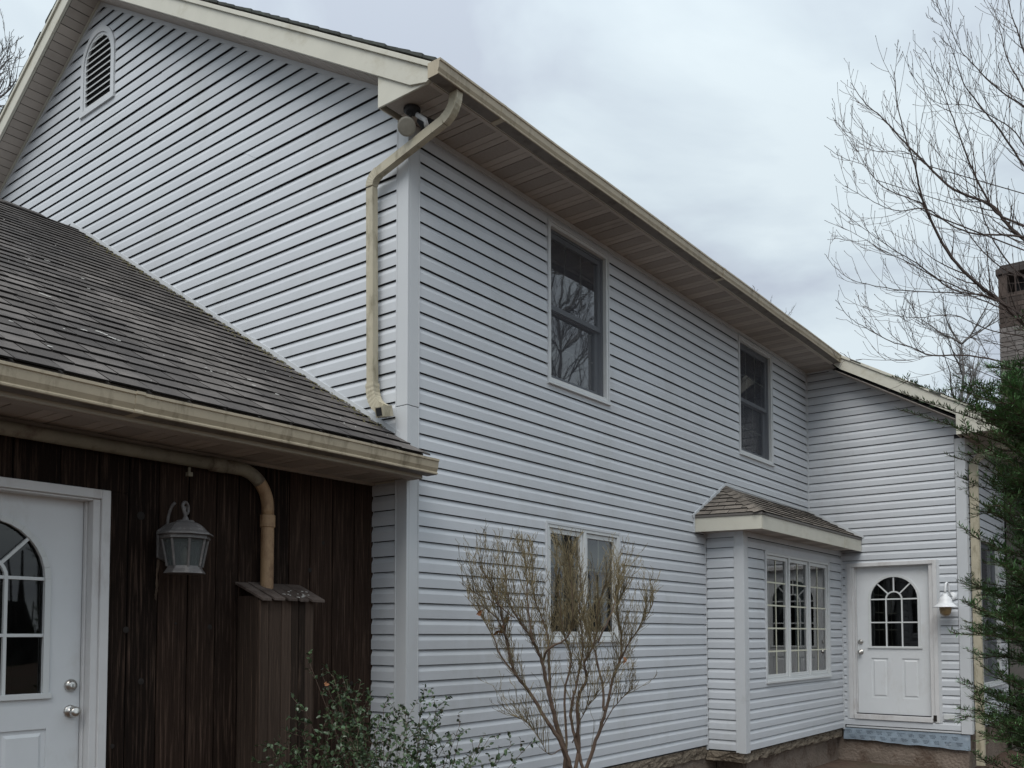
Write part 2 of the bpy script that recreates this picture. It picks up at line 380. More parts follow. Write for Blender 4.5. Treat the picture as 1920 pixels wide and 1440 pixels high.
def const(c): return lambda z: c
def wallpart(name, label=None, parent=house, holes=(), rects=(), fr=None, th=.12):
    """dark sheathing behind the siding, cut round the openings"""
    mb = MB()
    for (a0, a1, z0, z1) in rects:
        za = sorted(set([z0, z1]+[h for q in holes for h in q[:2] if z0 < h < z1]))
        for i in range(len(za)-1):
            zm = (za[i]+za[i+1])/2; iv = [(a0, a1)]
            for (h0, h1, x0, x1) in holes:
                if h0 < zm < h1:
                    iv = [p for (p0, p1) in iv for p in ([(p0, p1)] if (x1 <= p0 or x0 >= p1) else [q for q in ((p0, x0), (x1, p1)) if q[1]-q[0] > .01])]
            for (p0, p1) in iv: fbox(mb, fr, p0, p1, za[i], za[i+1], -th, -.001)
    return mb.build(name, M['sheath'], parent, label=label)

W1 = (1.77, 2.82, 3.49, 4.975); W2 = (5.925, 7.03, 3.50, 4.995); W3 = (1.725, 2.995, 1.18, 2.25)
BW = (5.545, 7.815, .68, 2.245)
DW = (.55, 1.705, .085, 2.246)
VENT = (-4.85, -4.17, 6.81)
def H(w, pad=.0): return (w[2]-pad, w[3]+pad, const(w[0]-pad), const(w[1]+pad))
def Hs(w): return (w[2]+.03, w[3]-.03, w[0]+.03, w[1]-.03)

# long front wall
pw = wallpart('front_wall', fr=f_long, rects=[(.02, L, -.02, 5.05)], holes=[Hs(W1), Hs(W2), Hs(W3)])
siding(pw, f_long, 0, range(0, 44), lambda z: [(const(.095), const(BY-.01 if z < 2.5 else L-.03))], [H(W1), H(W2), H(W3)], M['siding'])
# gable wall
def gab_base(z):
    iv = []
    if z < 2.36: return [(const(-.335), const(-.085))]
    rb = (lambda zz: min(-.085, (RB+.0-zz)/S))
    lb = (lambda zz: max(-8.9, 2*RIDGE-(RB-zz)/S))
    if z < 5.72:
        iv.append((lambda zz: (2.70-zz)/S, rb))
        if z > 3: iv.append((lb, lambda zz: -4.994-(5.70-zz)/S))
    else: iv.append((lb, rb))
    return iv
vr = (VENT[1]-VENT[0])/2; vc = (VENT[0]+VENT[1])/2; vs = VENT[2]+.53
def vh(sgn):
    def f(z):
        d = max(0, z-vs); q = max(0, (vr-.03)**2-d*d)
        return vc+sgn*math.sqrt(q)
    return f
gp = MB()
gp.prism([f_gable.p(-8.98, GZ, -.001), f_gable.p(-.02, GZ, -.001), f_gable.p(-.02, RB, -.001), f_gable.p(RIDGE, RB-S*RIDGE, -.001), f_gable.p(-8.98, RB, -.001)], (0, .12, 0))
pg = gp.build('gable_wall', M['sheath'], house)
siding(pg, f_gable, 0, range(0, 70), gab_base, [(VENT[2], vs+vr-.03, vh(-1), vh(1))], M['siding'])
# wing wall with the door
def wing_top(z): return (RB+.02-z)/S
pwg = wallpart('wing_wall', fr=f_wing, rects=[(.0, 2.05, -.03, 3.95)], holes=[(DW[2]+.03, DW[3]-.03, DW[0]+.03, DW[1]-.03)])
mb = MB(); mb.prism([f_wing.p(0, 3.95, -.001), f_wing.p(2.05, 3.95, -.001), f_wing.p(2.05, 4.05, -.001), f_wing.p(0.02, RB-.01, -.001)], (0, .12, 0)); mb.build('wall_peak', M['sheath'], pwg)
siding(pwg, f_wing, 0, range(0, 46), lambda z: [(const(BX+.0 if z < 2.5 else .025), (lambda zz: min(1.955, wing_top(zz))) if z < 3.83 else (lambda zz: min(2.045, wing_top(zz))))], [H(DW)], M['siding'])
# bay
pbs = wallpart('bay_side_wall', fr=f_bays, rects=[(0, BX-.02, -.05, 2.42)])
siding(pbs, f_bays, -.045, range(0, 22), lambda z: [(const(.03), const(BX-.085))], [], M['siding'], 0)
pbf = wallpart('bay_front_wall', fr=f_bayf, rects=[(BY+.02, L, -.05, 2.42)], holes=[Hs(BW)])
siding(pbf, f_bayf, -.045, range(0, 22), lambda z: [(const(BY+.085), const(L-.02))], [H(BW)], M['siding'], .1)
# east wall of the wing
WE = (9.15, 10.5, .53, 2.60)
pwe = wallpart('wing_side_wall', fr=f_east, rects=[(L+.02, 14, -.03, 3.85)], holes=[Hs(WE)])
siding(pwe, f_east, 0, range(0, 34), lambda z: [(const(L+.09), const(11.0))], [H(WE)], M['siding'])
# plain walls the photo never shows, kept simple
mb = MB(); mb.box(-8.98, -8.88, .12, 14, GZ, 5.05); mb.box(-8.98, 2.04, 13.9, 14, GZ, 5.05)
mb.prism([(-8.98, 13.9, 5.05), (0.6, 13.9, 4.9), (RIDGE, 13.9, 7.95)], (0, .1, 0)); mb.build('rear_wall', M['siding'], house)

# ------------------------------------------------------------------ corner posts and J trim
def lpost(name, x, y, sx, sy, wx, wy, z0, z1, parent=house, m='trimgrey'):
    """an outside corner post: arris at (x,y), legs of width wx along -sx*X and wy along -sy*Y"""
    mb = MB()
    mb.box(min(x, x-sx*wx), max(x, x-sx*wx), min(y, y-sy*.024), max(y, y-sy*.024), z0, z1)
    mb.box(min(x, x-sx*.024), max(x, x-sx*.024), min(y-sy*.024, y-sy*wy), max(y-sy*.024, y-sy*wy), z0, z1)
    # raised beads
    mb.box(min(x-sx*wx, x-sx*(wx-.012)), max(x-sx*wx, x-sx*(wx-.012)), min(y, y+sy*.004), max(y, y+sy*.004), z0, z1)
    mb.box(min(x, x+sx*.004), max(x, x+sx*.004), min(y-sy*wy, y-sy*(wy-.012)), max(y-sy*wy, y-sy*(wy-.012)), z0, z1)
    return mb.build(name, M[m], parent, bevel=.002)
lpost('corner_post', .027, -.027, 1, -1, .118, .128, 2.930, 5.05)
lpost('corner_post', .027, -.027, 1, -1, .118, .128, -.04, 2.925)
lpost('corner_post', BX+.026, BY-.026, 1, -1, .115, .115, -.07, 2.42)
lpost('corner_post', 2.085, L-.026, 1, -1, .125, .10, 1.62, 3.832)
lpost('corner_post', 2.088, L-.029, 1, -1, .128, .103, -.04, 1.64)
def jt(fr, a0, a1, z0, z1, o=.03, m='trimgrey', name='corner_trim'):
    mb = MB(); fbox(mb, fr, a0, a1, z0, z1, 0, o); return mb.build(name, M[m], house, bevel=.002)
jt(f_long, L-.035, L-.004, 2.95, 5.05, .03)
jt(f_wing, .004, .035, 2.95, 5.03, .032)
jt(f_gable, -.362, -.335, 0, 2.38, .03)
jt(f_long, BY-.034, BY-.003, -.06, 2.42, .03)
jt(f_bays, .002, .03, -.06, 2.42, .031)
jt(f_bayf, L-.045, L-.012, -.07, 2.42, .034)
jt(f_east, 11.0, 11.04, -.03, 3.85, .03)
jt(f_wing, 1.705, 1.74, .085, 2.246, .026); jt(f_wing, .52, .55, .085, 2.246, .026)
# sloping J trim under the rakes and frieze trim at the eave
mb = MB()
for (x0, x1) in ((-.09, RIDGE),):
    mb.prism([f_gable.p(x0, RB-S*x0-.045, 0), f_gable.p(x1, RB-S*x1-.045, 0), f_gable.p(x1, RB-S*x1, 0), f_gable.p(x0, RB-S*x0, 0)], (0, -.027, 0))
mb.build('rake_trim', M['trimgrey'], house)
mb = MB(); x0, x1 = RIDGE, -8.9
mb.prism([f_gable.p(x0, RB-S*x0-.045, 0), f_gable.p(x1, RB+S*(x1-2*RIDGE)-.045, 0), f_gable.p(x1, RB+S*(x1-2*RIDGE), 0), f_gable.p(x0, RB-S*x0, 0)], (0, -.027, 0)); mb.build('rake_trim', M['trimgrey'], house)
mb = MB(); fbox(mb, f_long, .12, L-.04, 5.015, 5.05, .0, .034); mb.build('eave_trim', M['trimgrey'], house)
mb = MB(); mb.prism([f_wing.p(.04, RB-.055, 0), f_wing.p(1.95, RB-S*1.95-.02, 0), f_wing.p(1.95, RB-S*1.95+.02, 0), f_wing.p(.04, RB-.02, 0)], (0, -.027, 0)); mb.build('rake_trim', M['trimgrey'], house)

# ------------------------------------------------------------------ roofs
def rz(x): return RB+.235-S*x                 # top of the main roof
def clip(poly, a, b, c):                        # keep a*x+b*y<=c
    o = []
    for i in range(len(poly)):
        p, q = poly[i], poly[(i+1) % len(poly)]
        dp, dq = a*p[0]+b*p[1]-c, a*q[0]+b*q[1]-c
        if dp <= 0: o.append(p)
        if dp*dq < 0:
            t = dp/(dp-dq); o.append((p[0]+(q[0]-p[0])*t, p[1]+(q[1]-p[1])*t))
    return o
def shingles(part, O, ud, vd, region, expo, width, m, sel=None, t0=.004, th=.011, stuffm=None, gap=.004):
    """O origin, ud along eave, vd up slope (unit), region convex polygon in (u,v); one object per tab"""
    O = Vector(O); ud = Vector(ud); vd = Vector(vd); n = ud.cross(vd).normalized()
    if n.z < 0: n = -n
    us = [p[0] for p in region]; vs_ = [p[1] for p in region]
    hp = []
    c = (sum(us)/len(us), sum(vs_)/len(vs_))
    for i in range(len(region)):
        p, q = region[i], region[(i+1) % len(region)]
        a, b = q[1]-p[1], -(q[0]-p[0]); cc = a*p[0]+b*p[1]
        if a*c[0]+b*c[1] > cc: a, b, cc = -a, -b, -cc
        hp.append((a, b, cc))
    tabs = []
    row = 0; v = min(vs_)
    while v < max(vs_):
        off = (row % 2)*.5*width+R_.uniform(-.035, .035)+(row % 3)*.03
        u = min(us)-width+off
        while u < max(us):
            j1, j2 = R_.uniform(-.002, .002), R_.uniform(-.003, .003)
            poly = [(u+gap/2, v+j1), (u+width-gap/2, v+j2), (u+width-gap/2, v+expo+.02), (u+gap/2, v+expo+.02)]
            for h in hp:
                poly = clip(poly, *h)
                if len(poly) < 3: break
            if len(poly) >= 3:
                ar = abs(sum(poly[i][0]*poly[(i+1) % len(poly)][1]-poly[(i+1) % len(poly)][0]*poly[i][1] for i in range(len(poly))))/2
                if ar > .0012: tabs.append((poly, v, R_.choice((-.002, -.001, 0, .001, .0025))*th/.012))
            u += width
        v += expo; row += 1
    def emit(mb, tab):
        poly, v0, dj = tab
        def lift(q):
            f = 1-min(1, max(0, (q[1]-v0)/expo)); return t0+(th+dj)*f
        i = len(mb.v); k = len(poly)
        for q in poly: mb.v.append(tuple(O+ud*q[0]+vd*q[1]+n*(lift(q)-th*.8 if True else 0)))
        for q in poly: mb.v.append(tuple(O+ud*q[0]+vd*q[1]+n*lift(q)))
        mb.f.append(tuple(range(i+k-1, i-1, -1))); mb.f.append(tuple(range(i+k, i+2*k))); mb.mi += [0, 0]
        for a in range(k):
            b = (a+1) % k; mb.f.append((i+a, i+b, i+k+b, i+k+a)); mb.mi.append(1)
    rest = MB(); scored = []
    for t in tabs:
        c = (sum(q[0] for q in t[0])/len(t[0]), sum(q[1] for q in t[0])/len(t[0]))
        scored.append(((O+ud*c[0]+vd*c[1]-CAM).length, t))
    scored.sort(key=lambda s: s[0])
    lim = 299 if sel is None else sel
    for i, (d, t) in enumerate(scored):
        if i < lim:
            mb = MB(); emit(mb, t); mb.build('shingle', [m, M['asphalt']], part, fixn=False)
        else: emit(rest, t)
    if rest.v:
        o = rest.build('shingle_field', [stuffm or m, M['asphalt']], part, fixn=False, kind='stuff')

cs = 1/math.sqrt(1+S*S); sn = S*cs
YR0, YR1 = -.30, L-.30                          # rake planes of the main house and of the wing
# roof decks (solid slabs)
rf = MB()
def slab(mb, xa, xb, ya, yb, zf, t=.035, up=-.008):
    mb.hexa([(xa, ya, zf(xa)-t), (xb, ya, zf(xb)-t), (xb, yb, zf(xb)-t), (xa, yb, zf(xa)-t), (xa, ya, zf(xa)+up), (xb, ya, zf(xb)+up), (xb, yb, zf(xb)+up), (xa, yb, zf(xa)+up)])
slab(rf, RIDGE, .565, YR0+.01, 14.3, rz)
slab(rf, .565, 2.62, YR1+.01, 14.3, rz)
zl = lambda x: RB+.235+S*(x-2*RIDGE)
slab(rf, -9.6, RIDGE, YR0+.01, 14.3, zl)
roof = rf.build('main_roof', M['shingle'], house)
# shingle rows showing along the rakes and the gutter edge
def rake_row(x0, x1, y, zf, sgn):
    n = int(abs(x1-x0)/(.14*cs)); 
    for i in range(n):
        xa = x0+(x1-x0)*i/n; xb = x0+(x1-x0)*(i+1.12)/n
        th = .013+R_.uniform(-.002, .004); yo = R_.uniform(-.022, -.006); dd = .3
        mb = MB(); mb.hexa([(xa, y+yo, zf(xa)-.012), (xb, y+yo, zf(xb)-.012), (xb, y+dd, zf(xb)-.012), (xa, y+dd, zf(xa)-.012),
                            (xa, y+yo, zf(xa)+th), (xb, y+yo, zf(xb)+.007), (xb, y+dd, zf(xb)+.007), (xa, y+dd, zf(xa)+th)])
        mb.build('shingle', M['shingleedge'], roof)
rake_row(.55, RIDGE, YR0, rz, 1)
rake_row(-7.4, RIDGE, YR0, zl, 1)
rake_row(2.62, .5, YR1, rz, 1)
# rake boards
def rake(name, x0, x1, y, zb, h0, h1, m, th=.03, lab=None):
    mb = MB(); mb.prism([(x0, y, zb(x0)+h0), (x1, y, zb(x1)+h0), (x1, y, zb(x1)+h1), (x0, y, zb(x0)+h1)], (0, th, 0)); return mb.build(name, M[m], house, bevel=.002)
zb = lambda x: RB-S*x
zbl = lambda x: RB+S*(x-2*RIDGE)
def board_run(xs, y, zf):
    for i in range(len(xs)-1):
        d = (i % 2)*.004
        rake('rake_board', xs[i], xs[i+1], y-d, zf, 0, .165, 'cream')
        rake('rake_board', xs[i], xs[i+1], y-.018-d, zf, .165, .205, 'cream', .04)
board_run([RIDGE, -1.62], YR0, zb)
# cut end piece at the eave: pentagon
mb = MB(); y = YR0-.004
mb.prism([(-1.62, y, zb(-1.62)), (.30, y, zb(.30)), (.455, y, 5.045), (.50, y, 5.06), (.485, y, zb(.485)+.165), (-1.62, y, zb(-1.62)+.165)], (0, .034, 0)); mb.build('rake_board', M['cream'], house, bevel=.002)
rake('rake_board', -1.62, .545, YR0-.022, zb, .165, .205, 'cream', .04)
board_run([-9.5, -6.9, RIDGE], YR0, zbl)
zbw = lambda x: 5.30-.592*x
board_run([.60, 2.2], YR1, zbw)
mb = MB(); y = YR1
mb.prism([(.51, y, 5.02), (.60, y, zbw(.60)), (.60, y, zbw(.6)+.165), (.51, y, zbw(.51)+.165)], (0, .03, 0)); mb.build('rake_board', M['cream'], house)
# boxed return at the eave corner
mb = MB(); yb0 = YR0+.012
mb.prism([(-.03, yb0, 5.045), (.46, yb0, 5.045), (.46, yb0, 5.10), (-.03, yb0, zb(-.03)+.02)], (0, .015, 0)); mb.prism([(-.03, yb0+.015, 5.045), (-.03, -.002, 5.045), (-.03, -.002, zb(-.03)), (-.03, yb0+.015, zb(-.03)+.02)], (.012, 0, 0))
mb.build('eave_return', M['cream'], house, bevel=.002)
mb = MB(); y = YR1
mb.prism([(2.04, y-.002, 3.83), (2.585, y-.002, 3.83), (2.585, y-.002, 3.86), (2.04, y-.002, zbw(2.04)+.03)], (0, .02, 0))
mb.prism([(2.04, y+.018, 3.83), (2.04, L-.01, 3.83), (2.04, L-.01, zbw(2.04)+.02), (2.04, y+.018, zbw(2.04)+.03)], (.012, 0, 0))
mb.build('eave_return', M['cream'], house, bevel=.002)
mb = MB(); mb.prism([(2.2, YR1-.004, zbw(2.2)), (2.47, YR1-.004, 3.838), (2.60, YR1-.004, 3.838), (2.60, YR1-.004, zbw(2.6)+.19), (2.2, YR1-.004, zbw(2.2)+.19)], (0, .03, 0)); mb.build('rake_board', M['cream'], house)

# soffits: grooved panels
def panels(part, O, ud, vd, n0, length, depth, pitch=.305, ngr=3, th=.012, skip=lambda s: False, ext=None):
    """strip of soffit along ud; each panel runs across in vd; grooves recessed upward"""
    O = Vector(O); ud = Vector(ud); vd = Vector(vd); nn = Vector(n0)
    n = int(length/pitch+.999)
    for i in range(n):
        mb = MB(); fr_ = [0, .5, .75, 1.] if ngr == 3 else [k/ngr for k in range(ngr+1)]
        for k in range(len(fr_)-1):
            a0 = i*pitch+fr_[k]*pitch+.003; a1 = i*pitch+fr_[k+1]*pitch-.003
            if k == len(fr_)-2: a1 -= .003
            a1 = min(a1, length)
            if a1 <= a0: continue
            p = lambda a, b, h: O+ud*a+vd*b+nn*h
            mb.hexa([p(a0, 0, 0), p(a1, 0, 0), p(a1, depth, 0), p(a0, depth, 0), p(a0, 0, th), p(a1, 0, th), p(a1, depth, th), p(a0, depth, th)], 1 if k == 0 and ngr == 3 else 0)
        if mb.v: mb.build('soffit_panel', [M['soffit'], M['soffitp']], part)
    mb = MB(); p = lambda a, b, h: O+ud*a+vd*b+nn*h
    mb.hexa([p(0, 0, th*.6), p(length, 0, th*.6), p(length, depth, th*.6), p(0, depth, th*.6), p(0, 0, th+.01), p(length, 0, th+.01), p(length, depth, th+.01), p(0, depth, th+.01)])
    return mb.build('soffit_backing', M['rubber'], part)
def soffit_root(name):
    mb = MB(); return mb
ms = MB(); ms.box(.486, .50, YR0+.03, YR1, 5.045, 5.15)   # fascia behind the gutter
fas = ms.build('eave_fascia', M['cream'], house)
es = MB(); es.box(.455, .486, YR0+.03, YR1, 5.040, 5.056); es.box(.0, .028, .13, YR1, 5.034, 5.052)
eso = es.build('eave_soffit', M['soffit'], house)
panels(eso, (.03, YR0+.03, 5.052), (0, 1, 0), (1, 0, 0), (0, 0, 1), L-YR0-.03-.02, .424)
# rake soffits
rs = MB(); rs.prism([(RIDGE, YR0+.03, RB-S*RIDGE+.006), (.0, YR0+.03, RB+.006), (0, -.028, RB+.006), (RIDGE, -.028, RB-S*RIDGE+.006)], (0, 0, .02))
rso = rs.build('rake_soffit', M['rubber'], house)
panels(rso, (0, YR0+.03, RB-.004), (-cs, 0, sn), (0, 1, 0), (sn, 0, cs), abs(RIDGE)/cs, .245, .21, 2)
rs = MB(); rs.prism([(RIDGE, YR0+.03, RB-S*RIDGE+.006), (-9.4, YR0+.03, zbl(-9.4)+.006), (-9.4, -.028, zbl(-9.4)+.006), (RIDGE, -.028, RB-S*RIDGE+.006)], (0, 0, .02))
rso = rs.build('rake_soffit', M['rubber'], house)
panels(rso, (RIDGE, YR0+.03, RB-S*RIDGE-.004), (-cs, 0, -sn), (0, 1, 0), (-sn, 0, cs), 4.9/cs, .245, .21, 2)
mb = MB()
mb.prism([(RIDGE, -.028, RB-S*RIDGE-.012), (-9.4, -.028, zbl(-9.4)-.012), (-9.4, -.028, zbl(-9.4)+.012), (RIDGE, -.028, RB-S*RIDGE+.012)], (0, -.02, 0)); mb.build('rake_trim', M['cream'], house)
rs = MB(); rs.prism([(.5, YR1+.03, zb(.5)+.006), (2.05, YR1+.03, zb(2.05)+.006), (2.05, L-.028, zb(2.05)+.006), (.5, L-.028, zb(.5)+.006)], (0, 0, .02))
rso = rs.build('rake_soffit', M['rubber'], house)
panels(rso, (.5, YR1+.03, zb(.5)-.004), (cs, 0, -sn), (0, 1, 0), (sn, 0, cs), 1.55/cs, .245, .21, 2)
# wing eave soffit
mb = MB(); mb.box(2.57, 2.585, YR1+.02, 14.2, 3.83, 3.92)
weo = mb.build('wing_fascia', M['cream'], house)
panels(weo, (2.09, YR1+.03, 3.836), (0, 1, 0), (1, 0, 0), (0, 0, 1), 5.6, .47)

# ------------------------------------------------------------------ gutters
def gutter(name, x0, x1, y0, y1, z0, z1, m='gutter', seams=(), parent=house, zd=0.):
    w = x1-x0; t = .004
    h = z1-z0
    sec = [(x0, z1), (x0, z0), (x0+w*.80, z0), (x0+w*.86, z0+.003), (x0+w*.87, z0+.011), (x0+w*.80, z0+.020), (x1-.012, z0+h*.42), (x1-.007, z1-.020), (x1, z1-.015), (x1, z1), (x1-.016, z1), (x1-.016, z1-.008)]
    inner = [(x1-.014, z1-.02), (x1-.018, z0+h*.45), (x0+w*.74, z0+.022), (x0+w*.6, z0+t+.004), (x0+t, z0+t+.004), (x0+t, z1)]
    mb = MB(); ring = sec+inner
    n = len(ring); ys = [y0+(y1-y0)*i/12 for i in range(13)]; base = 0
    for i, y in enumerate(ys):
        dz = zd*(i/12)+.0025*math.sin(i*1.9+x0)
        dx = .0018*math.sin(i*2.7)
        for (x, z) in ring: mb.v.append((x+dx, y, z+dz))
    for i in range(12):
        for j in range(n):
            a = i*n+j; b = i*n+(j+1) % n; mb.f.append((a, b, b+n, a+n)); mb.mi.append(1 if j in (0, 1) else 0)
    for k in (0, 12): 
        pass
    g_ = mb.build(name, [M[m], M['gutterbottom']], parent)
    for y, d in ((y0, -.003), (y1, .0)):
        e_ = MB(); zz = zd if y == y1 else 0
        e_.prism([(x, y+d, z+zz) for (x, z) in sec[:10]], (0, .003, 0)); e_.build('end_cap', M[m], g_)
    for s_ in seams:
        e_ = MB(); f_ = (s_-y0)/(y1-y0)*zd
        e_.prism([(x+(.003 if x > x0+.02 else 0), s_, z-(.003 if z < z0+.02 else -.001)+f_) for (x, z) in sec[1:10]], (0, .05, 0)); e_.build('gutter_joint', M[m], g_)
    dm = MB(); dm.box(x0+.006, x1-.02, y0+.01, y1-.01, z1-.035, z1-.022); dm.build('gutter_debris', M['gutterin'], g_, kind='stuff')
    return g_
gutter('gutter', .502, .615, YR0-.035, YR1+.03, 5.035, 5.14, seams=(.35, 4.2), zd=.008)
gutter('gutter', .165, .285, -8.9, .035, 2.395, 2.505, seams=(-2.3, -5.), parent=garage)
gutter('gutter', 2.588, 2.70, YR1+.3, 14.2, 3.84, 3.945)

# ------------------------------------------------------------------ main downspout
def rect_pipe(parts, parent, name, m='downspout', w=.070, d=.054):
    r = None
    for (pts_, rib) in parts:
        mb = MB()
        pts_ = [Vector(p) for p in pts_]
        sec = [(-w/2, -d/2), (-w/6, -d/2+.004), (w/6, -d/2+.004), (w/2, -d/2), (w/2, d/2), (w/6, d/2-.004), (-w/6, d/2-.004), (-w/2, d/2)]
        mb.sweep(pts_, sec, rib['ref'], scale=rib.get('scale'))
        o = mb.build(name if r is None else rib.get('name', 'elbow'), M[rib.get('m', m)], parent if r is None else r, bevel=.0)
        if r is None: r = o
    return r
def bez(p0, p1, p2, n=12):
    p0, p1, p2 = Vector(p0), Vector(p1), Vector(p2)
    return [p0*(1-t)**2+p1*2*t*(1-t)+p2*t*t for t in [i/n for i in range(n+1)]]
corr = lambda n: [1.02+.05*(i % 2) for i in range(n)]
A = Vector((.545, -.09, 5.04)); B = Vector((-.262, -.115, 4.70))
dirAB = (B-A).normalized()
B0 = Vector((-.275, -.105, 4.60)); C0 = Vector((-.275, -.085, 3.02))
ds = rect_pipe([([B0, C0], dict(ref=(1, 0, 0)))], house, 'downspout')
def extra(parent, name, pts_, ref, scale=None, m='downspout', w=.078, d=.058):
    mb = MB(); sec = [(-w/2, -d/2), (-w/6, -d/2+.004), (w/6, -d/2+.004), (w/2, -d/2), (w/2, d/2), (w/6, d/2-.004), (-w/6, d/2-.004), (-w/2, d/2)]
    mb.sweep(pts_, sec, ref, scale=scale); return mb.build(name, M[m], parent)
top_bend = bez(A, A+Vector((.0, -.005, -.13)), A+Vector((-.10, -.01, -.175)), 14)
low_bend = bez(B0+Vector((.075, -.0, .098)), B0+Vector((0, 0, .075)), B0+Vector((0, 0, .01)), 12)
extra(ds, 'elbow', top_bend, (0, -1, 0), corr(15), w=.056, d=.070)
extra(ds, 'slanting_pipe', [top_bend[-1], low_bend[0]], (0, -1, 0), w=.054, d=.068)
extra(ds, 'elbow', low_bend, (0, -1, 0), corr(13), w=.056, d=.070)
kick = bez(C0+Vector((0, 0, .10)), C0+Vector((0, 0, -.05)), C0+Vector((.10, -.01, -.10)), 14)
kick.append(kick[-1]+Vector((.05, -.005, -.025)))
extra(ds, 'elbow', kick, (0, -1, 0), [1.0+.07*(i % 2) for i in range(len(kick))], w=.062, d=.080)
q0 = kick[-1]+Vector((.03, .012, -.012)); q1 = q0+Vector((-.004, -.10, -.022)); td = (q1-q0).normalized()
extra(ds, 'outlet', [q0+(q1-q0)*(k/9) for k in range(10)], (1, 0, 0), [1.0+.06*(i % 2) for i in range(10)], w=.075, d=.075)
mb = MB(); mb.sweep([q1+td*.001, q1+td*.003], [(-.029, -.029), (.029, -.029), (.029, .029), (-.029, .029)], (1, 0, 0)); mb.build('outlet_opening', M['black'], ds)
# wing downspout
wd = extra(house, 'downspout', [(2.145, 8.55, 3.50), (2.145, 8.55, GZ+.05)], (1, 0, 0), w=.10, d=.075)
wd['label'] = 'yellowish cream downspout on the wing corner'
wb_ = bez((2.145, 8.55, 3.47), (2.145, 8.55, 3.56), (2.25, 8.62, 3.62), 8)+[Vector((2.60, 8.86, 3.80))]
extra(wd, 'elbow', wb_, (0, -1, 0), m='downspout', w=.06, d=.08)

# ------------------------------------------------------------------ gable vent
mb = MB()
def arch_pts(c, z0, zs, r, n=14):
    return [(c+r, z0)]+[(c+r*math.cos(a), zs+r*math.sin(a)) for a in [math.pi*i/n for i in range(n+1)]]+[(c-r, z0)]
def arch_ring(mb, fr, c, z0, zs, r_out, r_in, o0, o1, zb_=None, n=14, closed=True):
    A_ = arch_pts(c, z0, zs, r_out, n); B_ = arch_pts(c, z0 if zb_ is None else zb_, zs, r_in, n)
    for i in range(len(A_)-1):
        a, a2, b, b2 = A_[i], A_[i+1], B_[i], B_[i+1]
        mb.hexa([fr.p(*a, o0), fr.p(*a2, o0), fr.p(*b2, o0), fr.p(*b, o0), fr.p(*a, o1), fr.p(*a2, o1), fr.p(*b2, o1), fr.p(*b, o1)])
arch_ring(mb, f_gable, vc, VENT[2]+.05, vs, vr, vr-.055, 0, .04)
arch_ring(mb, f_gable, vc, VENT[2]+.05, vs, vr-.055, vr-.085, .0, .028)
fbox(mb, f_gable, VENT[0]-.01, VENT[1]+.01, VENT[2], VENT[2]+.05, 0, .045)
fbox(mb, f_gable, VENT[0]+.055, VENT[1]-.055, VENT[2]+.05, VENT[2]+.075, .0, .03)
vent = mb.build('gable_vent', M['trimgrey'], house)
mb = MB(); mb.prism([f_gable.p(a, z, .002) for (a, z) in arch_pts(vc, VENT[2]+.05, vs, vr-.06)], (0, .0, 0)); 
mb = MB(); mb.prism([f_gable.p(a, z, .006) for (a, z) in arch_pts(vc, VENT[2]+.05, vs, vr-.06)], (0, .004, 0)); mb.build('vent_backing', M['black'], vent)
for i in range(11):
    z = VENT[2]+.075+i*.068
    hw = vr-.085
    if z > vs:
        q = hw*hw-(z+.01-vs)**2
        if q <= .001: break
        hw = math.sqrt(q)
    mb = MB()
    mb.hexa([f_gable.p(vc-hw, z, .030), f_gable.p(vc+hw, z, .030), f_gable.p(vc+hw, z+.020, .008), f_gable.p(vc-hw, z+.020, .008),
             f_gable.p(vc-hw, z+.011, .032), f_gable.p(vc+hw, z+.011, .032), f_gable.p(vc+hw, z+.030, .008), f_gable.p(vc-hw, z+.030, .008)])
    mb.build('louver', M['winframe'], vent)

# ------------------------------------------------------------------ windows
def room(fr, w, parent, depth=.7, m='room', curtain=None, pad=.05):
    a0, a1, z0, z1 = w; mb = MB()
    b0, b1, y0, y1 = a0-pad, a1+pad, z0-pad, z1+pad
    p = fr.p
    mb.quad(p(b0, y0, -depth), p(b1, y0, -depth), p(b1, y1, -depth), p(b0, y1, -depth))
    mb.quad(p(b0, y0, -.13), p(b0, y0, -depth), p(b0, y1, -depth), p(b0, y1, -.13))
    mb.quad(p(b1, y0, -.13), p(b1, y0, -depth), p(b1, y1, -depth), p(b1, y1, -.13))
    mb.quad(p(b0, y0, -.13), p(b1, y0, -.13), p(b1, y0, -depth), p(b0, y0, -depth))
    mb.quad(p(b0, y1, -.13), p(b1, y1, -.13), p(b1, y1, -depth), p(b0, y1, -depth))
    mb.build('room_interior', M[m], parent, fixn=False)
    for (c0, c1, cz0, cz1, dd) in (curtain or []):
        mb = MB(); n = int((c1-c0)/.03)+2
        for i in range(n):
            t0_, t1_ = i/n, (i+1)/n
            o0 = dd+.02*math.sin(i*1.7); o1 = dd+.02*math.sin((i+1)*1.7)
            mb.quad(p(c0+(c1-c0)*t0_, cz0, -o0), p(c0+(c1-c0)*t1_, cz0, -o1), p(c0+(c1-c0)*t1_, cz1, -o1), p(c0+(c1-c0)*t0_, cz1, -o0))
        mb.build('curtain', M['curtain'], parent, fixn=False)

def pane(fr, a0, a1, z0, z1, o, parent, m='glass'):
    mb = MB(); mb.quad(fr.p(a0, z0, o), fr.p(a1, z0, o), fr.p(a1, z1, o), fr.p(a0, z1, o)); return mb.build('pane', M[m], parent, fixn=False)

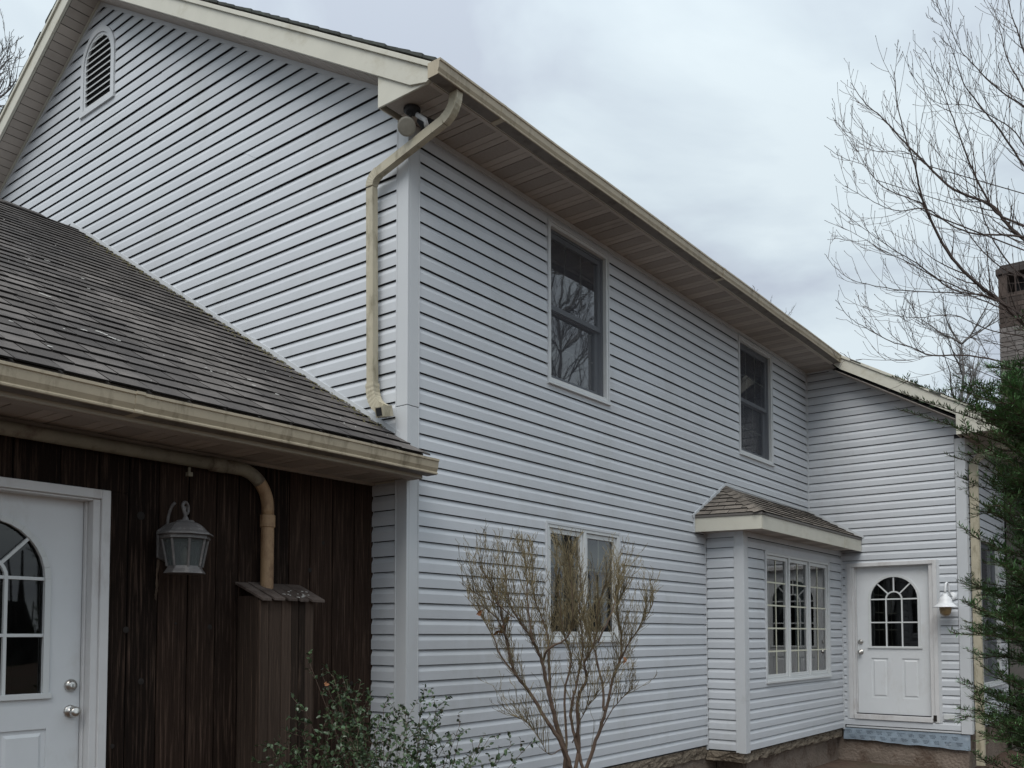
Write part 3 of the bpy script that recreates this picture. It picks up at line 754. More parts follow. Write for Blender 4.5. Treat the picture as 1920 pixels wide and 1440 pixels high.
def double_hung(fr, w, glassm, curtain=None, label=None):
    a0, a1, z0, z1 = w
    mb = MB(); fring(mb, fr, a0, a1, z0, z1, .022, 0, .034, 0)
    fring(mb, fr, a0+.022, a1-.022, z0+.022, z1-.022, .03, -.02, .026, 1)
    fbox(mb, fr, a0-.005, a1+.005, z0-.014, z0-.001, .0, .05, 1)
    wn = mb.build('window', [M['trimgrey'], M['winframe']], house, bevel=.0015, label=label)
    b0, b1, y0, y1 = a0+.052, a1-.052, z0+.052, z1-.052
    zm = (y0+y1)/2-.02
    mb = MB(); fring(mb, fr, b0, b1, y0, y1, .02, -.11, -.02); mb.build('jamb', M['sash'], wn)
    mb = MB(); fring(mb, fr, b0+.02, b1-.02, zm-.02, y1-.02, .045, -.06, -.03); mb.build('upper_sash', M['sash'], wn)
    mb = MB(); fring(mb, fr, b0+.02, b1-.02, y0+.02, zm+.02, .045, -.095, -.065); mb.build('lower_sash', M['sash'], wn)
    pane(fr, b0+.065, b1-.065, zm+.025, y1-.065, -.045, wn, glassm); pane(fr, b0+.065, b1-.065, y0+.065, zm-.025, -.08, wn, glassm)
    for (s0, s1, o) in ((zm+.025, y1-.065, -.052), (y0+.065, zm-.025, -.087)):
        for t in (1/3, 2/3):
            a = b0+.065+(b1-b0-.13)*t; mb = MB(); fbox(mb, fr, a-.007, a+.007, s0, s1, o-.006, o); mb.build('grille', M['muntin'], wn)
        zz = (s0+s1)/2; mb = MB(); fbox(mb, fr, b0+.065, b1-.065, zz-.007, zz+.007, o-.0125, o-.0065); mb.build('grille', M['muntin'], wn)
    mb = MB(); mb.quad(fr.p(b0, y0, -.012), fr.p(b1, y0, -.012), fr.p(b1, y1, -.012), fr.p(b0, y1, -.012)); mb.build('insect_screen', M['screen'], wn, fixn=False)
    room(fr, (b0, b1, y0, y1), wn, curtain=curtain)
    return wn
double_hung(f_long, W1, 'glassw')
double_hung(f_long, W2, 'glass', curtain=[(6.0, 6.5, 3.5, 4.5, .25)])
double_hung(f_east, WE, 'glass')

def casement(fr, w, n, cols, rows, glassm, screen=False, gf=1, roomm='room', curtain=None, depth=.9):
    a0, a1, z0, z1 = w
    mb = MB(); fring(mb, fr, a0, a1, z0, z1, .025, 0, .036, 0)
    fring(mb, fr, a0+.025, a1-.025, z0+.025, z1-.025, .028, -.03, .030, 1)
    fbox(mb, fr, a0+.02, a1-.02, z0+.0, z0+.024, .036, .050, 1)
    for i in range(1, n):
        a = a0+.053+(a1-a0-.106)*i/n; fbox(mb, fr, a-.02, a+.02, z0+.053, z1-.053, -.03, .031, 1)
    wn = mb.build('window', [M['trimgrey'], M['winframe']], house, bevel=.0015)
    for i in range(n):
        c0 = a0+.053+(a1-a0-.106)*i/n+(.02 if i else 0); c1 = a0+.053+(a1-a0-.106)*(i+1)/n-(.02 if i < n-1 else 0)
        mb = MB(); fring(mb, fr, c0+.004, c1-.004, z0+.056, z1-.056, .042, -.028, .012); mb.build('sash', M['winframe'], wn, bevel=.0015)
        g0, g1, y0, y1 = c0+.046, c1-.046, z0+.098, z1-.098
        pane(fr, g0, g1, y0, y1, -.008, wn, glassm)
        for k in range(1, cols):
            a = g0+(g1-g0)*k/cols; mb = MB(); fbox(mb, fr, a-.008, a+.008, y0, y1, -.006 if gf else -.020, -.001 if gf else -.015); mb.build('grille', M['muntin'], wn)
        for k in range(1, rows):
            zz = y0+(y1-y0)*k/rows; mb = MB(); fbox(mb, fr, g0, g1, zz-.009, zz+.009, -.0065 if gf else -.0205, -.0015 if gf else -.0155); mb.build('grille', M['muntin'], wn)
        if screen:
            mb = MB(); mb.quad(fr.p(g0, y0, -.035), fr.p(g1, y0, -.035), fr.p(g1, y1, -.035), fr.p(g0, y1, -.035)); mb.build('insect_screen', M['screen'], wn, fixn=False)
    room(fr, (a0+.06, a1-.06, z0+.06, z1-.06), wn, depth=depth, m=roomm, curtain=curtain)
    return wn
casement(f_long, W3, 2, 2, 3, 'glass', True, 0)
casement(f_bayf, BW, 3, 2, 5, 'glass', False, 'roomlight', curtain=[(5.62, 6.5, .74, 2.2, .30), (7.45, 7.75, .74, 2.2, .32)], depth=.8)

# ------------------------------------------------------------------ doors
def fan_door(fr, parent, a0, a1, z0, z1, s0, s1, sz0, sz1, gc, gz0, gzs, gr, knob_a, kz, dz, slab_o, pan, label, frame_w=.075, left=True):
    """frame a0..a1 x z0..z1; slab s0..s1 x sz0..sz1 at offset slab_o; arched glass centre gc"""
    mb = MB()
    fw = frame_w
    fbox(mb, fr, a0, a0+fw*.7, z0, z1, .0, .034); fbox(mb, fr, a1-fw*.7, a1, z0, z1, .0, .034); fbox(mb, fr, a0+fw*.7, a1-fw*.7, z1-fw*.7, z1, .0, .034)
    fbox(mb, fr, a0+fw*.7, s0, z0, z1-fw*.7, -.10, .018); fbox(mb, fr, s1, a1-fw*.7, z0, z1-fw*.7, -.10, .018); fbox(mb, fr, s0, s1, sz1, z1-fw*.7, -.10, .018)
    # stops
    fbox(mb, fr, s0, s0+.012, sz0, sz1, slab_o+.002, slab_o+.03); fbox(mb, fr, s1-.012, s1, sz0, sz1, slab_o+.002, slab_o+.03)
    d = mb.build('entry_door', M['dooredge'], parent, bevel=.003, label=label)
    # slab with an arched cut-out, built as pieces round it
    mb = MB(); o0, o1 = slab_o-.045, slab_o; R2 = gr
    # below glass
    (pz0, pz1, pa) = pan
    zs_ = [sz0, pz0, pz1, gz0]
    fbox(mb, fr, s0+.012, s1-.012, sz0, pz0, o0, o1)
    xs = [s0+.012]
    for (p0, p1) in pa: xs += [p0, p1]
    xs.append(s1-.012)
    for i in range(0, len(xs)-1, 2): fbox(mb, fr, xs[i], xs[i+1], pz0, pz1, o0, o1)
    fbox(mb, fr, s0+.012, s1-.012, pz1, gz0, o0, o1)
    fbox(mb, fr, s0+.012, gc-R2, gz0, gzs, o0, o1); fbox(mb, fr, gc+R2, s1-.012, gz0, gzs, o0, o1)
    n = 16
    for i in range(n):
        t0_, t1_ = math.pi*i/n, math.pi*(i+1)/n
        p0 = (gc+R2*math.cos(t0_), gzs+R2*math.sin(t0_)); p1 = (gc+R2*math.cos(t1_), gzs+R2*math.sin(t1_))
        q0 = (p0[0], sz1); q1 = (p1[0], sz1)
        mb.hexa([fr.p(*p0, o0), fr.p(*p1, o0), fr.p(*q1, o0), fr.p(*q0, o0), fr.p(*p0, o1), fr.p(*p1, o1), fr.p(*q1, o1), fr.p(*q0, o1)])
    fbox(mb, fr, s0+.012, gc-R2, gzs, sz1, o0, o1); fbox(mb, fr, gc+R2, s1-.012, gzs, sz1, o0, o1)
    mb.build('door_slab', M['white'], d)
    # embossed panels
    for (p0, p1) in pa:
        mb = MB()
        fbox(mb, fr, p0, p1, pz0, pz1, o0, o1-.010)
        i0, i1, y0, y1 = p0+.022, p1-.022, pz0+.022, pz1-.022
        j = .018
        mb.hexa([fr.p(i0, y0, o1-.0105), fr.p(i1, y0, o1-.0105), fr.p(i1, y1, o1-.0105), fr.p(i0, y1, o1-.0105),
                 fr.p(i0+j, y0+j, o1-.001), fr.p(i1-j, y0+j, o1-.001), fr.p(i1-j, y1-j, o1-.001), fr.p(i0+j, y1-j, o1-.001)])
        mb.build('door_panel', M['white'], d)
    # glazing bead
    mb = MB(); arch_ring(mb, fr, gc, gz0, gzs, R2+.030, R2-.004, o1+.0005, o1+.014, n=16)
    fbox(mb, fr, gc-R2-.045, gc+R2+.045, gz0-.03, gz0, o1+.0005, o1+.018)
    mb.build('glazing_bead', M['winframe'], d, bevel=.002)
    # panes (one per opening so each light can be told apart)
    c = 2*R2/3; m2 = .009
    rows = [gz0, gz0+(gzs-gz0)*.505, gzs]
    for i in range(3):
        for j in range(2):
            pane(fr, gc-R2+i*c+(m2 if i else 0), gc-R2+(i+1)*c-(m2 if i < 2 else 0), rows[j]+(m2 if j else 0), rows[j+1]-m2, slab_o-.02, d, 'glassdoor')
    ri = c/2
    segs = [(0, 45), (45, 90), (90, 135), (135, 180)]
    for (u0, u1) in segs:
        mb = MB(); ring = []
        for k in range(7):
            a = math.radians(u0+(u1-u0)*k/6); ring.append(fr.p(gc+R2*math.cos(a), gzs+R2*math.sin(a), slab_o-.02))
        for k in range(6, -1, -1):
            a = math.radians(u0+(u1-u0)*k/6); ring.append(fr.p(gc+ri*math.cos(a), gzs+ri*math.sin(a), slab_o-.02))
        mb.quad(*ring); mb.build('pane', M['glassdoor'], d, fixn=False)
    mb = MB(); mb.quad(*[fr.p(gc+ri*math.cos(math.pi*k/8), gzs+ri*math.sin(math.pi*k/8), slab_o-.02) for k in range(9)]); mb.build('pane', M['glassdoor'], d, fixn=False)
    # muntins
    mb = MB()
    for i in (1, 2): fbox(mb, fr, gc-R2+i*c-m2, gc-R2+i*c+m2, gz0, gzs, slab_o-.018, o1+.004)
    mb.build('muntin', M['winframe'], d, bevel=.001)
    mb = MB()
    for zz in rows[1:]: fbox(mb, fr, gc-R2, gc+R2, zz-m2, zz+m2, slab_o-.0185, o1+.0025)
    mb.build('muntin', M['winframe'], d, bevel=.001)
    mb = MB(); K = 12
    for k in range(K):
        a, b = math.pi*k/K, math.pi*(k+1)/K
        pts_ = [(gc+r*math.cos(t), gzs+r*math.sin(t)) for (r, t) in ((ri-m2, a), (ri-m2, b), (ri+m2, b), (ri+m2, a))]
        mb.hexa([fr.p(*q, slab_o-.018) for q in pts_]+[fr.p(*q, o1+.004) for q in pts_])
    mb.build('muntin', M['winframe'], d)
    for deg in (45, 90, 135):
        a = math.radians(deg); dx, dz_ = math.cos(a), math.sin(a); nx_, nz_ = -dz_*m2*.9, dx*m2*.9
        pts_ = [(gc+dx*r+sx*nx_, gzs+dz_*r+sx*nz_) for (r, sx) in ((ri, -1), (R2, -1), (R2, 1), (ri, 1))]
        mb = MB(); mb.hexa([fr.p(*q, slab_o-.0175) for q in pts_]+[fr.p(*q, o1+.003) for q in pts_]); mb.build('muntin', M['winframe'], d)
    # hardware
    mb = MB(); mb.lathe(fr.p(knob_a, kz, o1), [(.036, 0), (.036, .006), (.030, .012), (.013, .016), (.012, .035), (.022, .042), (.030, .055), (.028, .068), (.018, .076), (.0, .078)], 20, axis=fr.n, x=(0, 0, 1)); mb.build('door_knob', M['metal'], d, smooth=True)
    mb = MB(); mb.lathe(fr.p(knob_a, dz, o1), [(.036, 0), (.036, .007), (.030, .018), (.022, .021), (.022, .026), (.017, .028), (.0, .028)], 20, axis=fr.n, x=(0, 0, 1)); mb.build('deadbolt', M['metal'], d, smooth=True)
    mb = MB(); fbox(mb, fr, knob_a-.002, knob_a+.002, dz-.008, dz+.008, o1+.0285, o1+.030); mb.build('keyhole', M['black'], d)
    # threshold
    mb = MB(); fbox(mb, fr, s0-.02, s1+.02, z0+.0, sz0-.012, -.06, .045); mb.build('threshold', M['dooredge'], d, bevel=.003)
    mb = MB(); fbox(mb, fr, s0, s1, sz0-.012, sz0, -.06, .0); mb.build('sweep_gap', M['rubber'], d)
    room(fr, (gc-R2-.05, gc+R2+.05, gz0-.05, gzs+R2+.05), d, depth=.9, pad=.15)
    return d
fan_door(f_wing, house, *DW, .637, 1.603, .165, 2.187, 1.141, 1.09, 1.737, .307, .694, 1.009, 1.15, -.055,
         (.382, .925, [(.833, 1.051), (1.233, 1.451)]), 'white entry door with fan light in the wing')
fan_door(f_wood, garage, -3.34, -2.10, -.12, 2.07, -3.235, -2.195, -.06, 2.005, -2.722, .935, 1.556, .307, -2.26, .827, .971, -.07,
         (.20, .742, [(-3.05, -2.80), (-2.64, -2.39)]), None)

# rotten corner of the wing door frame
mb = MB(); fbox(mb, f_wing, 1.632, 1.672, .105, .185, .0345, .040); mb.build('rotten_spot', M['knot'], house)

# ------------------------------------------------------------------ bay roof
EZ = 2.585
A0 = Vector((0, 4.64, EZ)); C1 = Vector((.755, 4.785, EZ)); AP = Vector((0.012, 5.50, 3.03)); E1 = Vector((.755, L+.0, EZ)); T1 = Vector((.012, L, 3.01))
mb = MB()
base = [A0, C1, E1, Vector((0, L, EZ))]
mb.quad(A0, C1, AP); mb.quad(C1, E1, T1, AP)
bayroof = mb.build('bay_roof', M['shingleold'], house, fixn=False)
def plane_shingles(part, tri, eave_a, eave_b, expo, width, m):
    O = Vector(eave_a); u = (Vector(eave_b)-O).normalized()
    far = [p for p in tri if (p-O).cross(u).length > .05][0]
    v = (far-O); v = (v-u*v.dot(u)).normalized()
    reg = [((p-O).dot(u), (p-O).dot(v)) for p in tri]
    shingles(part, O, u, v, reg, expo, width, m, gap=.006, th=.014)
plane_shingles(bayroof, [A0, C1, AP], A0, C1, .125, .2, M['shingleold'])
plane_shingles(bayroof, [C1, E1, T1, AP], C1, E1, .125, .2, M['shingleold'])
# hip ridge cap pieces
hd = (AP-C1); n = 8
for i in range(n):
    a = C1+hd*(i/n); b = C1+hd*min(1, (i+1.15)/n)
    t = hd.normalized(); sd_ = t.cross(Vector((0, 0, 1))).normalized(); up_ = sd_.cross(t).normalized()
    mb = MB()
    for s_ in (-1, 1):
        mb.quad(a+up_*.026, b+up_*.018, b+sd_*s_*.09-up_*.012, a+sd_*s_*.09-up_*.002)
    mb.build('hip_cap', M['shingleold'], bayroof, fixn=False)
# dark drip edge, fascia and soffit
def sidebar(name, p, q, z0, z1, th, m, nrm, parent=house):
    p, q, nrm = Vector(p), Vector(q), Vector(nrm)
    mb = MB(); mb.hexa([(*(p.xy), z0), (*(q.xy), z0), (*((q+nrm*th).xy), z0), (*((p+nrm*th).xy), z0), (*(p.xy), z1), (*(q.xy), z1), (*((q+nrm*th).xy), z1), (*((p+nrm*th).xy), z1)])
    return mb.build(name, M[m], parent, bevel=.0015)
inw = Vector((-.19, .98, 0))
M['drip'] = mat('dark_drip_edge', (.12, .11, .10), .6)
sidebar('drip_edge', (0.01, 4.635, 0), (.762, 4.778, 0), 2.563, 2.588, .02, 'drip', inw)
sidebar('drip_edge', (.762, 4.798, 0), (.762, L-.03, 0), 2.563, 2.588, .02, 'drip', (-1, 0, 0))
fb = sidebar('bay_fascia', (.0, 4.645, 0), (.75, 4.79, 0), 2.405, 2.562, .02, 'cream', inw)
sidebar('bay_fascia', (.75, 4.81, 0), (.75, 7.62, 0), 2.405, 2.562, .02, 'cream', (-1, 0, 0))
sidebar('bay_fascia', (.753, 7.62, 0), (.753, L-.03, 0), 2.403, 2.560, .02, 'cream', (-1, 0, 0))
mb = MB(); mb.prism([(0.02, 4.68, 2.425), (.73, 4.82, 2.425), (.73, L-.02, 2.425), (0.02, L-.02, 2.425)], (0, 0, .01))
bs = mb.build('bay_soffit', M['rubber'], house)
for i in range(12):
    y0 = 4.82+i*.298; mb = MB()
    if y0+.295 > L: break
    for k in range(3):
        mb.box(BX+.03 if y0 > 4.95 else .03, .728, y0+k*.0993+.002, y0+(k+1)*.0993-.003, 2.413, 2.424)
    mb.build('soffit_panel', M['soffitp'] if i % 2 else M['soffit'], bs)
# flashing strips of the bay roof on the wall
def strip(name, p, q, w, m, parent=house, th=.006, nrm=(1, 0, 0), up=(0, 0, 1)):
    p, q, nrm = Vector(p), Vector(q), Vector(nrm); t = (q-p).normalized(); b = nrm.cross(t).normalized()
    if b.z < 0: b = -b
    mb = MB(); mb.hexa([p, q, q+nrm*th, p+nrm*th, p+b*w, q+b*w, q+b*w+nrm*th, p+b*w+nrm*th]); return mb.build(name, M[m], parent)
strip('flashing', (.02, 4.60, 2.56), (.02, 5.50, 3.035), .035, 'trimgrey', th=.016)
strip('flashing', (.0195, 5.50, 3.035), (.0195, L-.03, 3.015), .04, 'trimgrey', th=.012)
strip('flashing', (.028, L-.0195, 3.01), (.775, L-.0195, 2.585), .035, 'trimgrey', th=.012, nrm=(0, -1, 0))
sidebar('corner_trim', (.0, 4.625, 0), (.035, 4.625, 0), 2.40, 2.60, .02, 'trimgrey', (0, 1, 0))

# ------------------------------------------------------------------ foundation
mb = MB(); mb.box(-8.96, -.012, .0, 14, GZ-.3, -.012)
mb.hexa([(-.3, .05, GZ-.3), (-.015, .05, GZ-.3), (-.015, L, GZ-.3), (-.3, L, GZ-.3), (-.3, .05, -.03), (-.015, .05, -.03), (-.015, L, -.03), (-.3, L, -.03)])
mb.box(.0, 2.03, L+.03, L+.4, GZ-.3, -.06); mb.box(1.7, 2.03, L+.4, 14, GZ-.3, -.03); mb.box(.0, .36, BY+.25, L+.02, GZ-.3, -.19)
found = mb.build('foundation', M['concrete'], house, fixn=True)
# rough ledge under the bay and beside it
def rough(name, poly, z0, z1, m, amp=.012, parent=house, n=14):
    mb = MB(); P = []
    for i in range(len(poly)):
        p, q = Vector(poly[i]), Vector(poly[(i+1) % len(poly)]); k = max(1, int((q-p).length/.07))
        for j in range(k): P.append(p+(q-p)*(j/k))
    lev = 4; rings = []
    for l in range(lev+1):
        z = z0+(z1-z0)*l/lev; ring = []
        for p in P:
            d = Vector((R_.uniform(-amp, amp), R_.uniform(-amp, amp))) if 0 < l < lev or True else Vector((0, 0))
            ring.append((p.x+d.x, p.y+d.y, z+(R_.uniform(-amp, amp) if l < lev else 0)))
        rings.append(ring)
    i0 = len(mb.v); k = len(P)
    for r in rings: mb.v += r
    for l in range(lev):
        for j in range(k):
            a = i0+l*k+j; b = i0+l*k+(j+1) % k; mb.f.append((a, b, b+k, a+k)); mb.mi.append(0)
    mb.f.append(tuple(i0+lev*k+j for j in range(k))); mb.mi.append(0); mb.f.append(tuple(i0+j for j in range(k-1, -1, -1))); mb.mi.append(0)
    return mb.build(name, M[m], parent)
rough('bay_ledge', [(.0, BY-.03), (BX-.0, BY-.02), (BX-.01, L+.0), (.0, L+.0)], -.165, -.062, 'ledge', .014)
rough('wall_ledge', [(-.02, .1), (.012, .1), (.014, BY-.06), (-.02, BY-.06)], -.14, -.018, 'ledge', .010)
# silver membrane under the door with its print
mb = MB(); n = 26; P0 = .46; P1 = 2.06
topz = lambda a: -.045; botz = lambda a: -.195-.055*((a-P0)/(P1-P0))+.006*math.sin(a*9)+.004*math.sin(a*23)
for i in range(n):
    a, b = P0+(P1-P0)*i/n, P0+(P1-P0)*(i+1)/n
    def off(x, t): return .012+.006*math.sin(x*11+t*3)*t+.010*t
    for t in range(4):
        t0_, t1_ = t/4, (t+1)/4
        z = lambda x, tt: topz(x)+(botz(x)-topz(x))*tt
        mb.quad(f_wing.p(a, z(a, t0_), off(a, t0_)), f_wing.p(b, z(b, t0_), off(b, t0_)), f_wing.p(b, z(b, t1_), off(b, t1_)), f_wing.p(a, z(a, t1_), off(a, t1_)))
memb = mb.build('flashing_membrane', M['membrane'], house, fixn=False, smooth=True)
mb = MB(); rr = random.Random(3)
for r in range(2):
    a = P0+.03+r*.05
    while a < P1-.1:
        for ln in range(3):
            zc_ = -.078-r*.072-ln*.017-.02*((a-P0)/1.6)
            x = a+ln*.008; e2 = a+rr.uniform(.055, .085)
            while x < e2:
                wd_ = rr.uniform(.004, .010)
                t = min(1., max(0., (zc_-topz(x))/(botz(x)-topz(x)))); o = .012+.006*math.sin(x*11+t*3)*t+.010*t+.0025
                sk = rr.uniform(-.002, .002); hh = rr.uniform(.007, .012)
                mb.quad(f_wing.p(x, zc_, o), f_wing.p(x+wd_*.7, zc_+sk, o), f_wing.p(x+wd_*.7+.003, zc_+hh, o), f_wing.p(x+.003, zc_+hh, o))
                x += wd_+rr.uniform(.0015, .006)
        a += .135
mb.build('print', M['print'], memb, fixn=False, kind='stuff')
mb = MB(); fbox(mb, f_wing, .50, 1.96, -.035, -.012, .0, .024); mb.build('starter_strip', M['trimgrey'], house)

# ------------------------------------------------------------------ chimney
chx0, chx1, chy0, chy1, chz = 2.095, 3.45, 11.05, 12.3, 6.99
mb = MB(); mb.box(chx0+.012, chx1-.012, chy0+.012, chy1-.012, GZ-.2, chz-.50)
chim = mb.build('chimney', M['mortar'], house, label='tall brick chimney behind the bare maple')
z = 3.4; row = 0
while z < chz-.47:
    off = (row % 2)*.105
    x = chx0-off
    while x < chx1:
        a, b = max(chx0, x), min(chx1, x+.203)
        if b-a > .03:
            d = R_.uniform(-.003, .004); mb = MB(); mb.box(a, b, chy0-d, chy0+.02, z, z+.066)
            mb.build('brick', M['brickbrown' if z > chz-1.05 else 'brickgrey'], chim)
        x += .213
    z += .0765; row += 1
mb = MB()
for (xa, ya) in ((chx0, chy0), (chx1-.12, chy0), (chx0, chy1-.12), (chx1-.12, chy1-.12)): mb.box(xa, xa+.12, ya, ya+.12, chz-.5, chz-.16)
mb.box(chx0-.0, chx1, chy0-.0, chy1, chz-.52, chz-.495)
mb.build('chimney_pillar', M['brickbrown'], chim)
mb = MB(); mb.box(chx0+.20, chx1-.2, chy0+.2, chy1-.2, chz-.5, chz-.16); mb.build('flue', M['black'], chim)
mb = MB(); mb.box(chx0-.03, chx1+.03, chy0-.03, chy1+.03, chz-.16, chz-.06); mb.box(chx0+.02, chx1-.02, chy0+.02, chy1-.02, chz-.059, chz); mb.build('chimney_cap', M['capstone'], chim, bevel=.008)

# ------------------------------------------------------------------ garage
gz = lambda x: 2.655-S*x
GR = -4.994
# board wall
bw = MB()
za_, zb_ = -.25, 2.40
for (y0, y1, z0, z1) in ((-9, -3.28, GZ, zb_), (-3.28, -2.16, 2.03, zb_), (-2.16, -.0, GZ, zb_)):
    bw.box(-.44, -.352, y0, y1, z0, z1)
bwall = bw.build('board_wall', M['knot'], garage)
y = -.006; i = 0
edges = [0-.004, -.20, -.41, -.615, -.80, -1.0, -1.21, -1.38, -1.578, -1.781, -1.975, -2.159, -2.38, -2.634, -2.85, -3.06, -3.26, -3.46]
while edges[-1] > -9: edges.append(edges[-1]-R_.uniform(.17, .22))
for i in range(len(edges)-1):
    y1, y0 = edges[i]-.0045, edges[i+1]+.0045
    d = R_.uniform(-.003, .004)+(.004 if i % 2 else 0)
    mb = MB()
    def plank(yA, yB, zA, zB):
        n = 6
        for q in range(n):
            t0_, t1_ = q/n, (q+1)/n
            mb.box(-.352, -.338+d, yA, yB, zA+(zB-zA)*t0_, zA+(zB-zA)*t1_) if False else None
        mb.box(-.352, -.338+d, yA, yB, zA, zB)
    if y0 >= -2.10 or y1 <= -3.34: plank(y0, y1, za_, zb_)
    else:
        if y0 < -2.10 < y1: plank(-2.10, y1, za_, 2.07)
        if y0 < -3.34 < y1: plank(y0, -3.34, za_, 2.07)
        plank(y0, y1, 2.071, zb_)
    mb.build('plank', M['wood'], bwall, bevel=.003)
# knots
for (yy, zz, r) in ((-1.98, 1.28, .014), (-1.88, .98, .014), (-1.42, 1.30, .012), (-1.66, 1.32, .006), (-.62, 1.7, .012), (-.22, .9, .012), (-1.9, 1.95, .018), (-.5, 1.9, .01), (-2.05, .62, .01)):
    mb = MB(); mb.lathe((-.3345+.003, yy, zz), [(r*1.4, 0), (r*.7, .0015), (0, .0016)], 9, axis=(1, 0, 0), x=(0, 0, 1)); mb.build('knot', M['knot'], bwall)
# other garage walls (never seen)
mb = MB(); mb.box(-9.6, -9.5, -9, -.01, GZ, 2.5); mb.prism([(-.44, -9, GZ), (-9.6, -9, GZ), (-9.6, -9, 2.5), (GR, -9, 5.6), (-.44, -9, 2.5)], (0, .09, 0)); mb.build('side_wall', M['wood'], garage)
mb = MB(); mb.box(-9.6, -.36, -9, -.01, GZ-.2, GZ+.23); mb.build('garage_foundation', M['concrete'], garage)
# roof
rf = MB()
def slab2(mb, xa, xb, zf): slab(mb, xa, xb, -9.25, -.008, zf, .03, -.004)
slab2(rf, GR, .17, gz); slab2(rf, -10.1, GR, lambda x: gz(2*GR-x))
groof = rf.build('garage_roof', M['shingle'], garage)
slope_len = (.185-GR)/cs
shingles(groof, (.19, -9.25, gz(.19)), (0, 1, 0), (-cs, 0, sn), [(5.9, 0), (9.235, 0), (9.235, slope_len), (5.9, slope_len)], .168, .238, M['shingle'], th=.012, gap=.009)
shingles(groof, (.19, -9.25, gz(.19)), (0, 1, 0), (-cs, 0, sn), [(0, 0), (5.9, 0), (5.9, slope_len), (0, slope_len)], .168, .238, M['shingle'], sel=0, th=.013)
# the end tabs lapping past the wall corner at the eave
for i in range(2):
    x = .19-i*.12; mb = MB(); y1 = .045-i*.05
    mb.hexa([(x, -.01, gz(x)+.002), (x, y1, gz(x)+.002), (x-.12, y1-.05, gz(x-.12)+.002), (x-.12, -.01, gz(x-.12)+.002), (x, -.01, gz(x)+.014), (x, y1, gz(x)+.014), (x-.12, y1-.05, gz(x-.12)+.006), (x-.12, -.01, gz(x-.12)+.006)])
    if i == 0: mb.build('shingle', M['shingle'], groof)
for i in range(22):
    y0 = -9.2+i*.42; mb = MB()
    for s_ in (-1, 1):
        mb.hexa([(GR, y0, gz(GR)+.012), (GR, y0+.43, gz(GR)+.006), (GR+s_*.15, y0+.43, gz(GR)-.084), (GR+s_*.15, y0, gz(GR)-.078),
                 (GR, y0, gz(GR)+.03), (GR, y0+.43, gz(GR)+.024), (GR+s_*.155, y0+.43, gz(GR)-.066), (GR+s_*.155, y0, gz(GR)-.058)])
    if y0 < -.4: mb.build('ridge_cap', M['shingle'], groof)
# wall flashing
def gfl(x0, x1, dz, w, o, m, nm):
    mb = MB(); mb.prism([f_gable.p(x0, gz(x0)+dz, .004), f_gable.p(x1, gz(x1)+dz, .004), f_gable.p(x1, gz(x1)+dz+w, .004), f_gable.p(x0, gz(x0)+dz+w, .004)], (0, -o, 0)); return mb.build(nm, M[m], garage)
n = 14
for i in range(n):
    x0 = GR+(.0-GR-.06)*i/n; x1 = GR+(-.06-GR)*(i+1.04)/n
    gfl(x0, x1, .004+(i % 2)*.0015, .048, .024+(i % 2)*.003, 'trimgrey', 'step_flashing')
mb = MB(); mb.prism([f_gable.p(GR, gz(GR)+.01, .004), f_gable.p(-8.5, gz(2*GR+8.5)+.01, .004), f_gable.p(-8.5, gz(2*GR+8.5)+.055, .004), f_gable.p(GR, gz(GR)+.055, .004)], (0, -.024, 0)); mb.build('step_flashing', M['trimgrey'], garage)
# moss and debris flecks along the flashing, white flecks on the roof
mb = MB(); rr = random.Random(5)
def fleck(mb, x, y, s, el=1.0, lift=.017):
    a = rr.uniform(0, 6.28); z = gz(x)+lift*1.15
    pts_ = []
    for k in range(5):
        t = a+k*6.28/5; r = s*rr.uniform(.6, 1.2)
        dx = r*math.cos(t)*cs; pts_.append((x+dx, y+r*el*math.sin(t), z-S*dx))
    mb.prism(pts_, (0, 0, .003))
for i in range(520):
    x = rr.uniform(-4.6, -.15); y = -.03-abs(rr.gauss(0, .09)); fleck(mb, x, y, rr.uniform(.004, .014))
mb.build('moss', M['moss'], groof, kind='stuff')
mb = MB()
for i in range(70): fleck(mb, rr.uniform(-4., .1), rr.uniform(-3.2, -.1), rr.uniform(.003, .008), rr.choice((1, 1, 3)))
mb.build('lichen_flecks', M['lichen'], groof, kind='stuff')
mb = MB()
for (x, y) in ((-.72, -1.98), (-.66, -1.93), (-1.3, -2.06), (-1.95, -2.33)):
    for k in range(3): fleck(mb, x+k*.012, y+k*.02, .008, 2.4)
mb.build('lichen_flecks', M['lichen'], groof, kind='stuff')
# eave
mb = MB(); mb.box(.135, .158, -9.2, -.004, 2.375, 2.53); gf = mb.build('garage_fascia', M['cream'], garage)
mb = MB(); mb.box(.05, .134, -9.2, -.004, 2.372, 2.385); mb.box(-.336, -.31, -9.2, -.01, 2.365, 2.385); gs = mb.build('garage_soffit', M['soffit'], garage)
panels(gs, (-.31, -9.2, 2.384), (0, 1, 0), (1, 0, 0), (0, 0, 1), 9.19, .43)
mb = MB(); mb.prism([(-.31, -.004, 2.37), (.158, -.004, 2.37), (.158, -.004, 2.53), (-.31, -.004, 2.80)], (0, -.012, 0)); mb.build('eave_return', M['cream'], garage)

